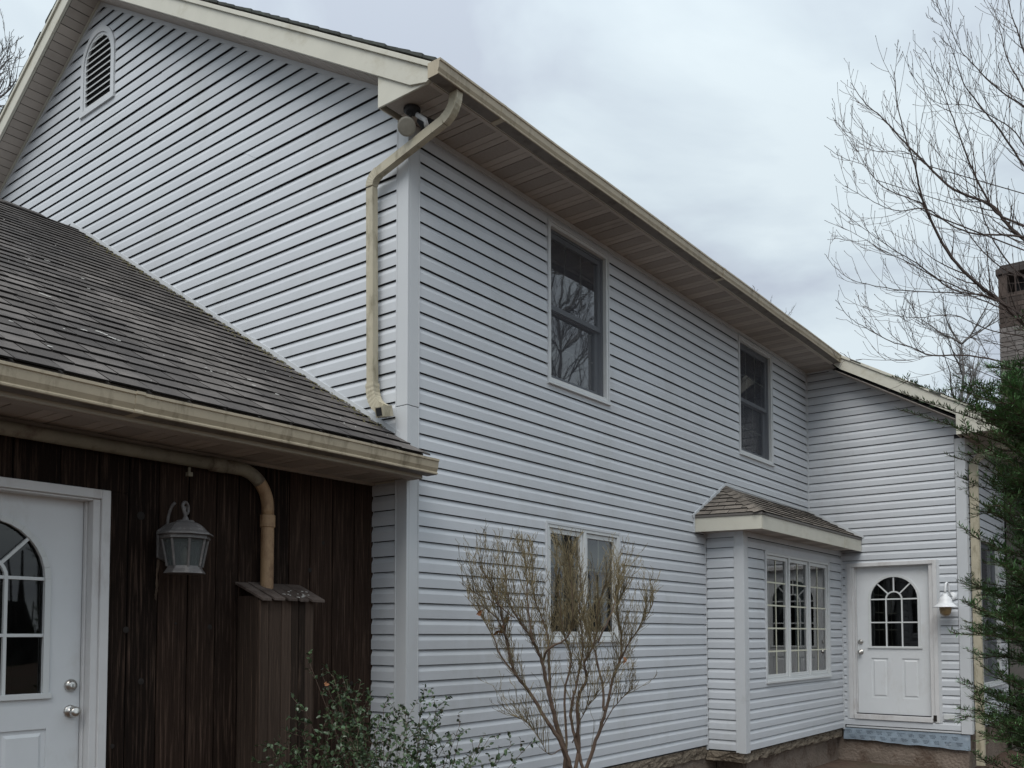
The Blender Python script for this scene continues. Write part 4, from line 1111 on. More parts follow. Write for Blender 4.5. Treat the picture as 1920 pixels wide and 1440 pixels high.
# ------------------------------------------------------------------ drain pipe and its wooden enclosure
dp = root('drain_pipe', (-.275, -1.03, 1.53), 'rusty round drain pipe bending down from the garage eave', 'pipe')
mb = MB(); mb.tube([(-.275, -1.03, 1.50), (-.275, -1.03, 2.0)], .043, 18); mb.build('pipe_section', M['pvc'], dp, smooth=False)
mb = MB(); mb.tube([(-.275, -1.03, 1.955), (-.275, -1.03, 1.96), (-.275, -1.03, 2.035), (-.275, -1.03, 2.04)], [.044, .050, .050, .044], 18); mb.build('collar', M['pvc'], dp)
arc = [Vector((-.275, -1.03-.23*(1-math.cos(t)), 2.08+.235*math.sin(t))) for t in [math.pi/2*k/12 for k in range(13)]]
mb = MB(); mb.tube([(-.275, -1.03, 2.03)]+arc[:8], .041, 18); mb.build('bend', M['pvc'], dp, smooth=True)
mb = MB(); mb.tube(arc[6:]+[Vector((-.275, -1.38, 2.315))], [.043]*8, 18); mb.build('bend', M['pvcgrey'], dp, smooth=True)
mb = MB(); mb.tube([(-.275, -1.36, 2.315), (-.276, -2.5, 2.318), (-.277, -4.4, 2.325)], .039, 18); mb.build('pipe_section', M['pvcgrey'], dp, smooth=True)
mb = MB(); mb.tube([(-.275, -1.37, 2.315), (-.275, -1.47, 2.315)], .046, 18); mb.build('collar', M['pvcgrey'], dp, smooth=True)
mb = MB(); mb.tube([(-.275, -1.62, 2.27), (-.275, -1.62, 2.24)], .008, 8); mb.box(-.29, -.26, -1.635, -1.605, 2.215, 2.24); mb.build('hanger', M['pvcgrey'], dp)
en = root('pipe_enclosure', (-.22, -.98, GZ), 'boxed wooden pipe cover with a small plank roof against the garage wall', 'wooden box')
ex0, ex1, ey0, ey1 = -.336, -.115, -1.205, -.765
fy = [ey0, -1.135, -1.035, -.955, -.895, -.84, ey1]
for i in range(len(fy)-1):
    mb = MB(); mb.box(ex1-.022, ex1+R_.uniform(-.002, .004), fy[i]+.0015, fy[i+1]-.0015, GZ, 1.475); mb.build('plank', M['woodbox'], en, bevel=.002)
for (a, b) in ((ex0, -.262), (-.26, -.19), (-.188, ex1-.023)):
    mb = MB(); mb.box(a, b, ey0-.001+R_.uniform(-.002, .002), ey0+.02, GZ, 1.50); mb.build('plank', M['woodbox'], en, bevel=.002)
mb = MB(); mb.box(ex0, ex1-.023, ey1-.02, ey1, GZ, 1.5); mb.build('plank', M['woodbox'], en, bevel=.002)
ry = [-1.235, -1.14, -1.03, -.93, -.835, -.70]
for i in range(5):
    mb = MB(); xf = -.078+R_.uniform(-.006, .006); dz = R_.uniform(-.003, .003)
    mb.hexa([(xf, ry[i]+.002+.02, 1.468+dz), (xf, ry[i+1]-.002+.0, 1.468+dz), (-.338, ry[i+1]-.002, 1.578+dz), (-.338, ry[i]+.002, 1.578+dz),
             (xf, ry[i]+.002+.02, 1.486+dz), (xf, ry[i+1]-.002+.0, 1.486+dz), (-.338, ry[i+1]-.002, 1.596+dz), (-.338, ry[i]+.002, 1.596+dz)])
    mb.build('roof_board', M['woodgrey'], en, bevel=.002)
mb = MB()
for i in range(16):
    y = R_.uniform(-1.0, -.75); x = R_.uniform(-.2, -.09); z = 1.4865+(-.078-x)*.423+.004; s = R_.uniform(.003, .008)
    mb.prism([(x-s, y-s, z), (x+s*.5, y-s*.6, z-s*.2), (x+s, y+s, z-s*.4), (x-s*.4, y+s, z)], (0, 0, .003))
mb.build('lichen_flecks', M['lichen'], en, kind='stuff')

# ------------------------------------------------------------------ carriage lantern
lc = Vector((-.16, -1.715, 0))
ln = root('wall_lantern', (-.338, -1.76, 1.80), 'weathered grey carriage lantern with clear panes on the dark board wall', 'lantern')
mb = MB(); mb.prism([(-.334, -1.80, 1.71), (-.334, -1.72, 1.68), (-.334, -1.68, 1.72), (-.334, -1.68, 1.86), (-.334, -1.74, 1.915), (-.334, -1.80, 1.87)], (.022, 0, 0)); mb.build('backplate', M['lantern'], ln, bevel=.004)
mb = MB(); mb.tube([(-.31, -1.745, 1.88)]+bez((-.30, -1.745, 1.93), (-.29, -1.73, 2.08), (-.20, -1.715, 2.03), 8)[:-3], .009, 8); mb.build('arm', M['lantern'], ln, smooth=True)
sp_ = []
for k in range(26):
    a = -1.2+k*.27; r = .048*(1-k/34)
    sp_.append(Vector((-.16+math.sin(a)*0-r*math.sin(a)*.55, -1.715+r*math.sin(a)*.85, 1.992+r*math.cos(a)*1.0)))
mb = MB(); mb.tube([(-.16, -1.715, 1.925)]+[(-.16, -1.713, 1.945)]+sp_, [.010]*28, 8); mb.build('scroll', M['lantern'], ln, smooth=True)
oct_ = 8; a0 = math.pi/8
mb = MB(); mb.lathe(lc, [(.150, 1.836), (.165, 1.838), (.160, 1.848), (.135, 1.862), (.115, 1.885), (.090, 1.905), (.055, 1.918), (.050, 1.926), (.020, 1.930), (.012, 1.950), (.004, 1.955)], oct_, a0=a0); mb.build('roof', M['lantern'], ln)
mb = MB(); mb.lathe(lc, [(.138, 1.812), (.146, 1.815), (.142, 1.836), (.120, 1.836)], oct_, a0=a0); mb.build('collar', M['lantern'], ln)
mb = MB(); mb.lathe(lc, [(.120, 1.612), (.118, 1.618), (.102, 1.640), (.098, 1.655), (.06, 1.655)], oct_, a0=a0); mb.build('base', M['lantern'], ln)
for k in range(8):
    a = a0+2*math.pi*k/8; b = a0+2*math.pi*(k+1)/8
    def rp(an, r, z, t=0): return Vector((lc.x+r*math.cos(an), lc.y+r*math.sin(an), z))
    mb = MB(); mb.tube([rp(a, .130, 1.812), rp(a, .100, 1.653)], .008, 6); mb.build('post', M['lantern'], ln)
    pa, pb, pc, pd = rp(a, .126, 1.81), rp(b, .126, 1.81), rp(b, .096, 1.655), rp(a, .096, 1.655)
    mb = MB(); mb.quad(pa, pb, pc, pd); mb.build('pane', M['lantglass'], ln, fixn=False)
mb = MB(); mb.lathe((lc.x, lc.y, 1.66), [(.012, 0), (.014, .03), (.020, .045), (.022, .065), (.014, .09), (.004, .11)], 12); mb.build('bulb', M['lens'], ln, smooth=True)
mb = MB(); rr = random.Random(9)
for k in range(7):
    y = -1.785+rr.uniform(-.012, .012); p = [Vector((-.325, y, 1.70))]
    for q in range(7): p.append(p[-1]+Vector((rr.uniform(-.001, .001), rr.uniform(-.008, .006), -rr.uniform(.025, .04))))
    mb.tube(p, [.004*(1-i/9) for i in range(8)], 5)
tag(mb.build('frayed_strip', M['webbing']), 'thin frayed brown fibre strip hanging below the grey lantern', 'debris strip')

# ------------------------------------------------------------------ white barn lamp by the wing door
bl = root('barn_lamp', (1.89, L-.02, 1.75), 'white gooseneck barn lamp with amber caged globe beside the wing door', 'wall lamp')
mb = MB(); mb.lathe((1.889, L-.019, 1.751), [(.055, 0), (.055, .012), (.035, .022), (.0, .024)], 20, axis=(0, -1, 0), x=(0, 0, 1)); mb.build('backplate', M['lampwhite'], bl, smooth=True)
lcx, lcy = 1.846, L-.22
mb = MB(); mb.tube(bez((1.886, L-.04, 1.755), (1.875, L-.10, 1.76), (1.872, L-.12, 1.84), 6)+bez((1.872, L-.12, 1.84), (1.868, L-.13, 1.925), (1.858, L-.17, 1.925), 6)[1:]+bez((1.858, L-.17, 1.925), (lcx, lcy, 1.925), (lcx, lcy, 1.78), 6)[1:], .013, 10); mb.build('gooseneck', M['lampwhite'], bl, smooth=True)
mb = MB(); mb.lathe((lcx, lcy, 0), [(.012, 1.785), (.028, 1.775), (.034, 1.755), (.060, 1.735), (.078, 1.705), (.085, 1.665), (.110, 1.640), (.150, 1.608), (.150, 1.604), (.108, 1.632), (.07, 1.655)], 28); mb.build('shade', M['lampwhite'], bl, smooth=True)
mb = MB(); mb.lathe((lcx, lcy, 0), [(.062, 1.64), (.066, 1.60), (.066, 1.56), (.056, 1.525), (.030, 1.503), (.0, 1.497)], 20); mb.build('globe', M['lampglass'], bl, smooth=True)
mb = MB()
mb.tube([(lcx+.070*math.cos(t), lcy+.070*math.sin(t), 1.572) for t in [6.283*k/20 for k in range(21)]], .0035, 5)
for a in (0, 1.57, 3.14, 4.71, .785):
    mb.tube([(lcx+r*math.cos(a), lcy+r*math.sin(a), z) for (r, z) in ((.069, 1.63), (.070, 1.57), (.058, 1.52), (.03, 1.497), (0, 1.49))], .003, 5)
mb.build('cage', M['lampglass'], bl)

# outlet cover
ou = MB(); fbox(ou, f_wing, 1.755, 1.89, .135, .215, .018, .045)
o = ou.build('outlet_cover', M['winframe'], None, bevel=.006); tag(o, 'small white outdoor outlet cover low beside the wing door', 'outlet')
# flood lights at the corner
fl = root('security_light', (.15, -.16, 5.04), 'twin headed security floodlight under the corner eave', 'floodlight')
mb = MB(); mb.lathe((.16, -.13, 5.045), [(.062, 0), (.062, -.02), (.045, -.03), (0, -.03)], 18); mb.build('mount', M['rubber'], fl)
def head(c, d, r, parent):
    c = Vector(c); d = Vector(d).normalized()
    mb = MB(); mb.lathe(c, [(r*.38, -.13), (r*.42, -.075), (r*.62, -.06), (r*.98, -.012), (r, 0)], 22, axis=d, x=(0, 0, 1)); h = mb.build('lamp_head', M['trimgrey'], parent, smooth=False)
    mb = MB(); mb.lathe(c+d*.001, [(r, 0), (r*.99, .006), (r*.8, .010), (0, .013)], 22, axis=d, x=(0, 0, 1)); mb.build('lens', M['lens'], h)
    return h
vdir = (CAM-Vector((.12, -.2, 4.9))).normalized()
head((.165, -.19, 4.885), (vdir.x*.9+.05, vdir.y, vdir.z-.05), .066, fl)
mb = MB(); mb.tube([(.16, -.13, 5.02), (.13, -.13, 4.98), (.09, -.12, 4.965)], .012, 8); mb.build('arm', M['rubber'], fl)
mb = MB(); mb.lathe((.235, -.02, 4.93), [(.03, -.10), (.045, -.05), (.06, 0)], 18, axis=(.5, .6, -.6)); mb.build('lamp_head', M['rubber'], fl)
mb = MB(); mb.tube([(.19, -.11, 5.0), (.255, -.09, 4.945), (.262, -.085, 4.90)], .018, 8); mb.build('sensor', M['lampwhite'], fl, smooth=True)

# ------------------------------------------------------------------ vegetation
def px(x, y, d): return CAM+(Fw+Rt*((x-CX)/FPX)-Up*((y-CY)/FPX))*d
rv = random.Random(21)
def smooth_line(p, n=3):
    out_ = []
    for i in range(len(p)-1):
        a = p[max(i-1, 0)]; b = p[i]; c = p[i+1]; d = p[min(i+2, len(p)-1)]
        for k in range(n):
            t = k/n
            out_.append(.5*((2*b)+(c-a)*t+(2*a-5*b+4*c-d)*t*t+(3*b-a-3*c+d)*t**3))
    out_.append(p[-1]); return out_
def rnd_unit():
    v = Vector((rv.gauss(0, 1), rv.gauss(0, 1), rv.gauss(0, 1))); return v.normalized()
def twig(mb, p, d, ln, r, lev, up=.5, kink=.12, nsub=3, sides=4, bud=True, ang=(.5, .95), rmin=.0012):
    seg = max(3, int(ln/.09)); pts_ = [p.copy()]; d = d.normalized()
    for i in range(seg):
        d = (d+rnd_unit()*kink+Vector((0, 0, up*1.3/seg))).normalized(); pts_.append(pts_[-1]+d*(ln/seg))
    rad = [max(rmin, r*(1-.75*i/seg)) for i in range(seg+1)]
    if bud and lev == 0:
        pts_.append(pts_[-1]+d*.008); rad[-1] = rmin*1.0; rad.append(rmin*1.9)
        pts_.append(pts_[-1]+d*.008); rad.append(rmin*.4)
    mb.tube(pts_, rad, sides, caps=False)
    if lev > 0:
        for i in range(1, seg+1):
            if rv.random() < nsub/seg*1.0 or i == seg:
                k = min(i, seg); t = (pts_[k]-pts_[k-1]).normalized()
                side = t.cross(rnd_unit()).normalized(); a = rv.uniform(*ang)
                nd = t*math.cos(a)+side*math.sin(a)
                twig(mb, pts_[k], nd, ln*rv.uniform(.35, .65)*(1-.35*i/seg), rad[k]*.7, lev-1, up, kink, nsub, sides, bud, ang, rmin)

# --- maple behind the yew, right edge
maple = root('maple_tree', (4.6, 6.75, GZ), 'large bare maple with reddish twigs reaching in from the right edge', 'tree')
def q4(l, d0, d1):      # zoom coords of the top-right crop
    n = len(l); return [px(1540+x/2.25, y/2.25, d0+(d1-d0)*i/(n-1)) for i, (x, y) in enumerate(l)]
limbs = [
 ([(1150, 1650), (1000, 1500), (855, 1370), (760, 1275), (640, 1180), (530, 1060), (450, 900), (420, 820), (395, 700), (350, 560), (320, 440), (308, 300)], .030, 9.2, 8.7),
 ([(1150, 1200), (1000, 1100), (855, 1010), (780, 940), (710, 860), (560, 800), (450, 700), (350, 600), (250, 490), (190, 440), (122, 347)], .028, 9.4, 9.9),
 ([(760, 915), (710, 860), (640, 720), (590, 590), (545, 470), (500, 350), (435, 205)], .016, 9.5, 9.2),
 ([(1000, 900), (855, 700), (760, 560), (680, 460), (600, 350), (560, 230), (505, 90)], .016, 9.8, 9.4),
 ([(1000, 560), (855, 450), (740, 370), (640, 270), (580, 200), (533, 72)], .013, 9.3, 9.0),
 ([(1100, 1040), (855, 1000), (740, 990), (640, 985), (540, 945), (440, 880), (320, 890), (200, 840), (100, 785)], .016, 9.1, 8.6),
 ([(1000, 700), (855, 380), (790, 260), (755, 130), (730, 45)], .014, 9.6, 9.9),
 ([(950, 420), (870, 260), (830, 140), (800, 50), (785, -40)], .016, 9.3, 9.3),
 ([(800, 1310), (760, 1275), (620, 1230), (480, 1170), (350, 1100), (250, 1050), (150, 990), (12, 930)], .012, 9.1, 9.4),
 ([(1000, 1400), (855, 1330), (700, 1250), (560, 1225), (430, 1130), (300, 1050), (200, 980), (40, 860)], .014, 9.0, 8.5),
 ([(855, 1330), (760, 1300), (600, 1240), (400, 1230), (250, 1210), (130, 1180), (60, 1130), (15, 1070)], .011, 9.2, 9.7),
 ([(450, 900), (430, 860), (350, 830), (250, 780), (190, 700), (130, 600), (50, 495)], .009, 8.9, 9.2),
 ([(450, 700), (350, 640), (240, 640), (160, 600), (75, 500)], .007, 9.5, 9.8),
 ([(230, 760), (190, 700), (100, 670), (10, 615)], .005, 9.0, 9.2),
 ([(1200, 1560), (855, 1540), (624, 1500), (461, 1498), (387, 1467), (292, 1440), (190, 1384), (124, 1343), (60, 1265)], .013, 8.8, 8.4),
 ([(500, 1500), (461, 1498), (360, 1518), (146, 1516)], .005, 8.7, 8.9),
 ([(1000, 1480), (850, 1420), (700, 1390), (560, 1330), (400, 1340), (260, 1320), (175, 1290)], .010, 9.2, 8.9),
 ([(1100, 1250), (900, 1180), (760, 1130), (640, 1010), (560, 880), (520, 740), (480, 560)], .012, 9.9, 10.2),
 ([(1000, 800), (900, 700), (820, 560), (700, 480), (600, 440), (480, 430), (372, 300)], .010, 9.0, 8.8),
 ([(1000, 1300), (800, 1120), (700, 960), (660, 800), (640, 640), (600, 500), (555, 350), (540, 230)], .011, 9.6, 9.9),
 ([(900, 1500), (700, 1440), (500, 1400), (400, 1350)], .006, 9.4, 9.3),
]
mb = MB(); tw = MB()
trunk = [Vector((4.6, 6.75, GZ-.1)), Vector((4.62, 6.7, 1.0)), Vector((4.58, 6.65, 2.4)), Vector((4.6, 6.6, 4.5)), Vector((4.75, 6.5, 6.5)), Vector((4.8, 6.4, 9.0))]
mb.tube(smooth_line(trunk, 4), [.17, .165, .16, .155, .15, .145, .14, .135, .13, .125, .12, .11, .10, .09, .08, .07, .06, .05, .04, .03, .02][:21], 10)
for (l, r, d0, d1) in limbs:
    P = smooth_line(q4(l, d0, d1), 5)
    P = [p+rnd_unit()*.004 for p in P]
    # join to the trunk, off frame
    j = Vector((4.62, 6.6, max(.8, P[0].z-.9))); P = [j, (j+P[0])/2+Vector((0, 0, -.05))]+P
    n = len(P); rad = [max(.0024, r*.82*(1-.9*(i/n))) for i in range(n)]
    mb.tube(P, rad, 6, caps=False)
    i = 4
    while i < n-1:
        t = (P[i+1]-P[i]).normalized(); side = t.cross(rnd_unit()).normalized(); a = rv.uniform(.5, .9)
        frac = i/n
        nd = (t*math.cos(a)+side*math.sin(a)+Vector((0, 0, .15))).normalized()
        ln_ = rv.uniform(.28, .75)*(1.05-.65*frac)
        e_ = P[i]+nd*ln_*1.3-CAM
        if CX+FPX*e_.dot(Rt)/e_.dot(Fw) < 1556: i += 1; continue
        twig(tw, P[i], nd, ln_*1.15, max(.003, rad[i]*.5), 1 if rv.random() < .75 else 2, .5, .045, 2.0, 3, True, (.45, .85), .002)
        if rv.random() < .25:
            nd = (t*math.cos(a)-side*math.sin(a)+Vector((0, 0, .15))).normalized(); twig(tw, P[i], nd, ln_*.6, max(.0028, rad[i]*.4), 1, .6, .10, 2, 3, True, (.45, .85), .0017)
        i += rv.choice((1, 2, 2))
mb.build('limbs', M['bark'], maple, fixn=False); tw.build('crown', M['bark'], maple, fixn=False)

# --- bare shrub before the lower window
SH = Vector((.92, .52, GZ))
shrub = root('bare_shrub', SH, 'leafless multi stemmed shrub in front of the lower window', 'shrub')
def q5(l, d0, d1):
    n = len(l); return [px(850+x/3.13, 980+y/3.13, d0+(d1-d0)*i/(n-1)) for i, (x, y) in enumerate(l)]
stems = [
 ([(690, 1440), (640, 1310), (560, 1180), (450, 1000), (360, 880), (310, 680), (290, 560), (240, 400), (150, 250)], .0145, 6.45, 6.1),
 ([(360, 880), (280, 780), (230, 660), (160, 540), (80, 440)], .006, 6.35, 6.6),
 ([(670, 1400), (600, 1160), (560, 1000), (520, 820), (470, 700), (380, 560), (320, 440), (300, 200)], .0155, 6.5, 6.3),
 ([(660, 1340), (580, 1080), (560, 850), (560, 700), (520, 560), (470, 400), (460, 120)], .012, 6.5, 6.7),
 ([(760, 1440), (710, 1250), (690, 1100), (740, 880), (760, 700), (740, 500), (750, 250)], .011, 6.5, 6.4),
 ([(740, 1340), (730, 1060), (780, 920), (770, 820), (830, 700), (850, 500), (900, 350)], .012, 6.5, 6.1),
 ([(780, 1440), (850, 1240), (900, 1080), (930, 940), (980, 790), (985, 650), (960, 500), (1000, 400)], .012, 6.5, 6.5),
 ([(885, 1100), (870, 930), (830, 760), (790, 640), (760, 560), (700, 350)], .008, 6.5, 6.8),
 ([(960, 850), (1000, 760), (1050, 680), (1130, 560), (1170, 470)], .006, 6.5, 6.3),
 ([(665, 1300), (655, 1000), (690, 800), (650, 650), (620, 450), (600, 200)], .008, 6.5, 6.4),
 ([(520, 820), (560, 740), (680, 660), (700, 450), (680, 200)], .008, 6.45, 6.2),
 ([(840, 1260), (960, 1060), (1060, 965)], .004, 6.5, 6.3),
 ([(700, 1290), (760, 1130), (840, 1010)], .004, 6.5, 6.2),
 ([(360, 560), (260, 480), (140, 420), (50, 360)], .004, 6.2, 6.0),
 ([(640, 1320), (560, 1360), (480, 1220), (360, 1130)], .003, 6.4, 6.1),
 ([(470, 700), (440, 520), (430, 300), (400, 120)], .007, 6.35, 6.5),
 ([(850, 700), (930, 520), (960, 400), (980, 300)], .006, 6.3, 6.5),
 ([(330, 720), (250, 560), (130, 470)], .005, 6.25, 6.0),
]
mb = MB(); tw = MB()
for (l, r, d0, d1) in stems:
    P = smooth_line(q5(l, d0, d1), 5); P = [p+rnd_unit()*.004 for p in P]
    if l[0][1] >= 1290 and r > .005:
        P = [SH+Vector((rv.uniform(-.05, .05), rv.uniform(-.05, .05), -.05)), (SH*.5+P[0]*.5)+Vector((0, 0, .0))]+P
    n = len(P); rad = [max(.002, r*1.25*(1-.88*(i/n))) for i in range(n)]
    mb.tube(P, rad, 7, caps=False)
    i = 3
    while i < n-1:
        fr_ = i/n
        if fr_ > .30 or rv.random() < .25:
            for _ in range(1 if fr_ < .4 else 3):
                t = (P[i+1]-P[i]).normalized(); side = t.cross(rnd_unit()).normalized(); a = rv.uniform(.3, .75)
                nd = (t*math.cos(a)+side*math.sin(a)+Vector((0, 0, .35))).normalized()
                up_lim = px(1000, 1010, 6.4).z
                ln_ = min(rv.uniform(.12, .30), max(.05, (up_lim-P[i].z)*.8+.04))
                e_ = P[i]+nd*ln_*1.2-CAM; eu = CX+FPX*e_.dot(Rt)/e_.dot(Fw)
                if not 862 < eu < 1238: continue
                twig(tw, P[i], nd, ln_, .003, 2 if fr_ > .45 else 1, .42, .14, 3.2, 3, False, (.35, .8), .0013)
        i += 1
mb.build('stems', M['barkshrub'], shrub, fixn=False); tw.build('twigs', M['twig'], shrub, fixn=False)
# dried leaves caught in it
def leaf_mesh(mb, p, d, nrm, ln, w, curl=.2):
    d = d.normalized(); s = d.cross(nrm).normalized(); nrm = s.cross(d).normalized()
    pr = [(0, 0, 0), (.25, .42, .06), (.55, .5, .04), (.82, .3, -.04), (1, 0, -.12*curl*5)]
    i = len(mb.v)
    for (t, h, k) in pr: mb.v.append(tuple(p+d*ln*t+nrm*(-curl*ln*t*t)))
    for (t, h, k) in pr[1:-1]: mb.v.append(tuple(p+d*ln*t+s*w*h+nrm*(.12*w-curl*ln*t*t)))
    for (t, h, k) in pr[1:-1]: mb.v.append(tuple(p+d*ln*t-s*w*h+nrm*(.12*w-curl*ln*t*t)))
    a = i; L1 = i+5; L2 = i+8
    for q in ((a, L1, a+1), (a+1, L1, L1+1, a+2), (a+2, L1+1, L1+2, a+3), (a+3, L1+2, a+4), (a, a+1, L2), (a+1, a+2, L2+1, L2), (a+2, a+3, L2+2, L2+1), (a+3, a+4, L2+2)):
        mb.f.append(q); mb.mi.append(0)
for (x, y, k) in ((300, 600, 9), (165, 522, 3), (1010, 812, 3), (275, 640, 4)):
    for j in range(k):
        c = px(850+x/3.13+rv.uniform(-6, 6), 980+y/3.13+rv.uniform(-6, 6), 6.25+rv.uniform(-.03, .03))
        mb = MB(); leaf_mesh(mb, c, rnd_unit(), rnd_unit(), rv.uniform(.03, .055), .026, .4); mb.build('dead_leaf', M['leafdry'], shrub, fixn=False)

# --- glossy leafed shrub at the foot of the corner
HB = px(735, 1640, 5.7); HB.z = GZ
holly = root('evergreen_shrub', HB, 'low evergreen shrub with small glossy leaves at the house corner', 'shrub')
def q6(x, y, d): return px(480+x/3.43, 1200+y/3.43, d)
tips = [(345, 150, 5.6), (430, 235, 5.55), (560, 250, 5.6), (620, 345, 5.7), (500, 240, 5.5), (1055, 405, 5.7), (1160, 440, 5.8), (1310, 550, 5.9), (1500, 630, 5.8), (1760, 670, 5.9), (100, 700, 5.3), (210, 700, 5.5), (320, 460, 5.4),
        (640, 400, 5.5), (720, 400, 5.8), (820, 440, 5.6), (900, 470, 5.9), (980, 490, 5.5), (480, 520, 5.3), (400, 640, 5.2), (560, 430, 5.6), (1100, 560, 5.5), (1050, 650, 5.4), (1200, 700, 5.7), (1300, 650, 5.4),
        (1400, 720, 5.9), (1450, 640, 5.7), (1640, 680, 5.8), (1560, 760, 5.8), (300, 620, 5.6), (300, 800, 5.3), (160, 760, 5.4), (1250, 800, 5.5), (600, 600, 5.1), (760, 600, 5.2), (900, 640, 5.3), (680, 500, 5.6), (60, 790, 5.3), (520, 330, 5.7), (1140, 820, 5.4), (450, 760, 5.2), (1000, 780, 5.1), (800, 760, 5.1), (620, 760, 5.0), (1380, 820, 5.6), (1660, 800, 5.8)]
mb = MB(); leaves = []
for (x, y, d) in tips:
    T = q6(x, y, d); st = HB+Vector((rv.uniform(-.12, .12), rv.uniform(-.12, .12), 0))
    midp = (st*.45+T*.55)+Vector((rv.uniform(-.06, .06), rv.uniform(-.06, .06), rv.uniform(.0, .08)))
    P = bez(st, midp, T, 14); n = len(P)
    mb.tube(P, [max(.0016, .007*(1-i/n)) for i in range(n)], 5, caps=False)
    for i in range(7, n):
        t = (P[i]-P[i-1]).normalized(); thin = x > 1250 or y < 300
        for _ in range(1 if thin else 2):
            side = t.cross(rnd_unit()).normalized(); nd = (t*.6+side*.8).normalized(); ln_ = rv.uniform(.05, .15)*(.6 if thin else 1)
            Q = [P[i], P[i]+nd*ln_*.5+Vector((0, 0, .005)), P[i]+nd*ln_+Vector((0, 0, .02))]
            mb.tube(Q, [.0018, .0015, .001], 4, caps=False)
            for k in range(int(ln_/.014)+1):
                u = (k+1)/(int(ln_/.014)+1); c = Q[0]*(1-u)+Q[2]*u
                leaves.append((c, (nd*.4+rnd_unit()*.8), (Vector((0, 0, 1))+rnd_unit()*.7), rv.uniform(.021, .037)))
        for k in range(2 if i > n-5 else 1): leaves.append((P[i], t*.7+rnd_unit()*.7, Vector((0, 0, 1))+rnd_unit()*.6, rv.uniform(.022, .038)))
mb.build('stems', M['barkshrub'], holly, fixn=False)
def inview(p):
    v = p-CAM; z = v.dot(Fw); return 0 < CX+FPX*v.dot(Rt)/z < 1920 and 0 < CY-FPX*v.dot(Up)/z < 1440
leaves.sort(key=lambda l: (not inview(l[0]), -l[3]/(l[0]-CAM).length))
lm = MB(); leaf_mesh(lm, Vector((0, 0, 0)), Vector((1, 0, 0)), Vector((0, 0, 1)), 1.0, .62, .12)
proto = None; rest = MB()
for i, (c, d, nrm, s) in enumerate(leaves):
    if i < 295:
        d = d.normalized(); sd_ = d.cross(nrm).normalized(); n2 = sd_.cross(d).normalized()
        if proto is None:
            proto = lm.build('leaf', M['leaf'], holly, fixn=False, origin=(0, 0, 0)); o = proto
        else:
            o = proto.copy(); COL.objects.link(o); o.parent = holly
        o.location = c-WL[holly.name]; o.rotation_mode = 'QUATERNION'
        o.rotation_quaternion = Matrix((d, -sd_, n2)).transposed().to_quaternion(); o.scale = (s, s, s)
    else: leaf_mesh(rest, c, d, nrm, s, s*.62, .12)
rest.build('foliage', M['leaf'], holly, fixn=False, kind='stuff')
mb = MB(); leaf_mesh(mb, q6(440, 290, 5.5), Vector((.3, .2, .1)), Vector((.3, -.8, .4)), .03, .02, .3); leaf_mesh(mb, q6(450, 282, 5.5), Vector((-.5, .2, .3)), Vector((.3, -.8, .4)), .025, .02, .3)
mb.build('dead_leaf', M['leafdry'], holly, fixn=False)
# --- yew at the right edge
YB = px(2060, 1200, 4.3); YB.z = GZ
yew = root('yew_shrub', YB, 'dark green yew with needled sprays along the right edge', 'yew')
st = MB(); nd_ = MB(); nt_ = MB()
trunk = [YB+Vector((0, 0, -.05)), YB+Vector((.02, .03, .9)), YB+Vector((-.02, .0, 1.8)), YB+Vector((.03, .02, 2.6)), YB+Vector((0, 0, 3.0))]
st.tube(smooth_line(trunk, 3), [.05, .049, .047, .045, .043, .04, .037, .034, .03, .026, .02, .014, .008], 8)
def shoot(P, r0, ndl, dens=230, flat=None, nl=.036):
    n = len(P); st.tube(P, [max(.0012, r0*(1-.8*i/n)) for i in range(n)], 4, caps=False)
    for i in range(n-1):
        a, b = P[i], P[i+1]; t = (b-a); L_ = t.length; t = t.normalized(); k = max(1, int(L_*dens))
        for j in range(k):
            p = a+t*(L_*(j+rv.random())/k)
            side = t.cross(flat if flat is not None else Vector((0, 0, 1))).normalized()
            s = 1 if rv.random() < .5 else -1
            el = rv.gauss(.25, .55)
            upv = side.cross(t).normalized()
            out_ = (side*s*math.cos(el)+upv*math.sin(el)); frac = (i+(j/k))/n
            ang = rv.uniform(.75, 1.15)-.35*frac
            d = (t*math.cos(ang)+out_*math.sin(ang)).normalized(); l = nl*rv.uniform(.7, 1.15)*(1-.3*frac)
            wv = d.cross(upv if abs(d.dot(upv)) < .9 else side).normalized()*.0024
            m_ = nt_ if (frac > .8 and ndl > .3 and rv.random() < .4) else nd_
            tipp = p+d*l+upv*(l*rv.uniform(-.08, .12))
            m_.v += [tuple(p-wv*.6), tuple(p+d*l*.5-wv), tuple(tipp), tuple(p+d*l*.5+wv), ]
            q = len(m_.v)-4; m_.f.append((q, q+1, q+2, q+3)); m_.mi.append(0)
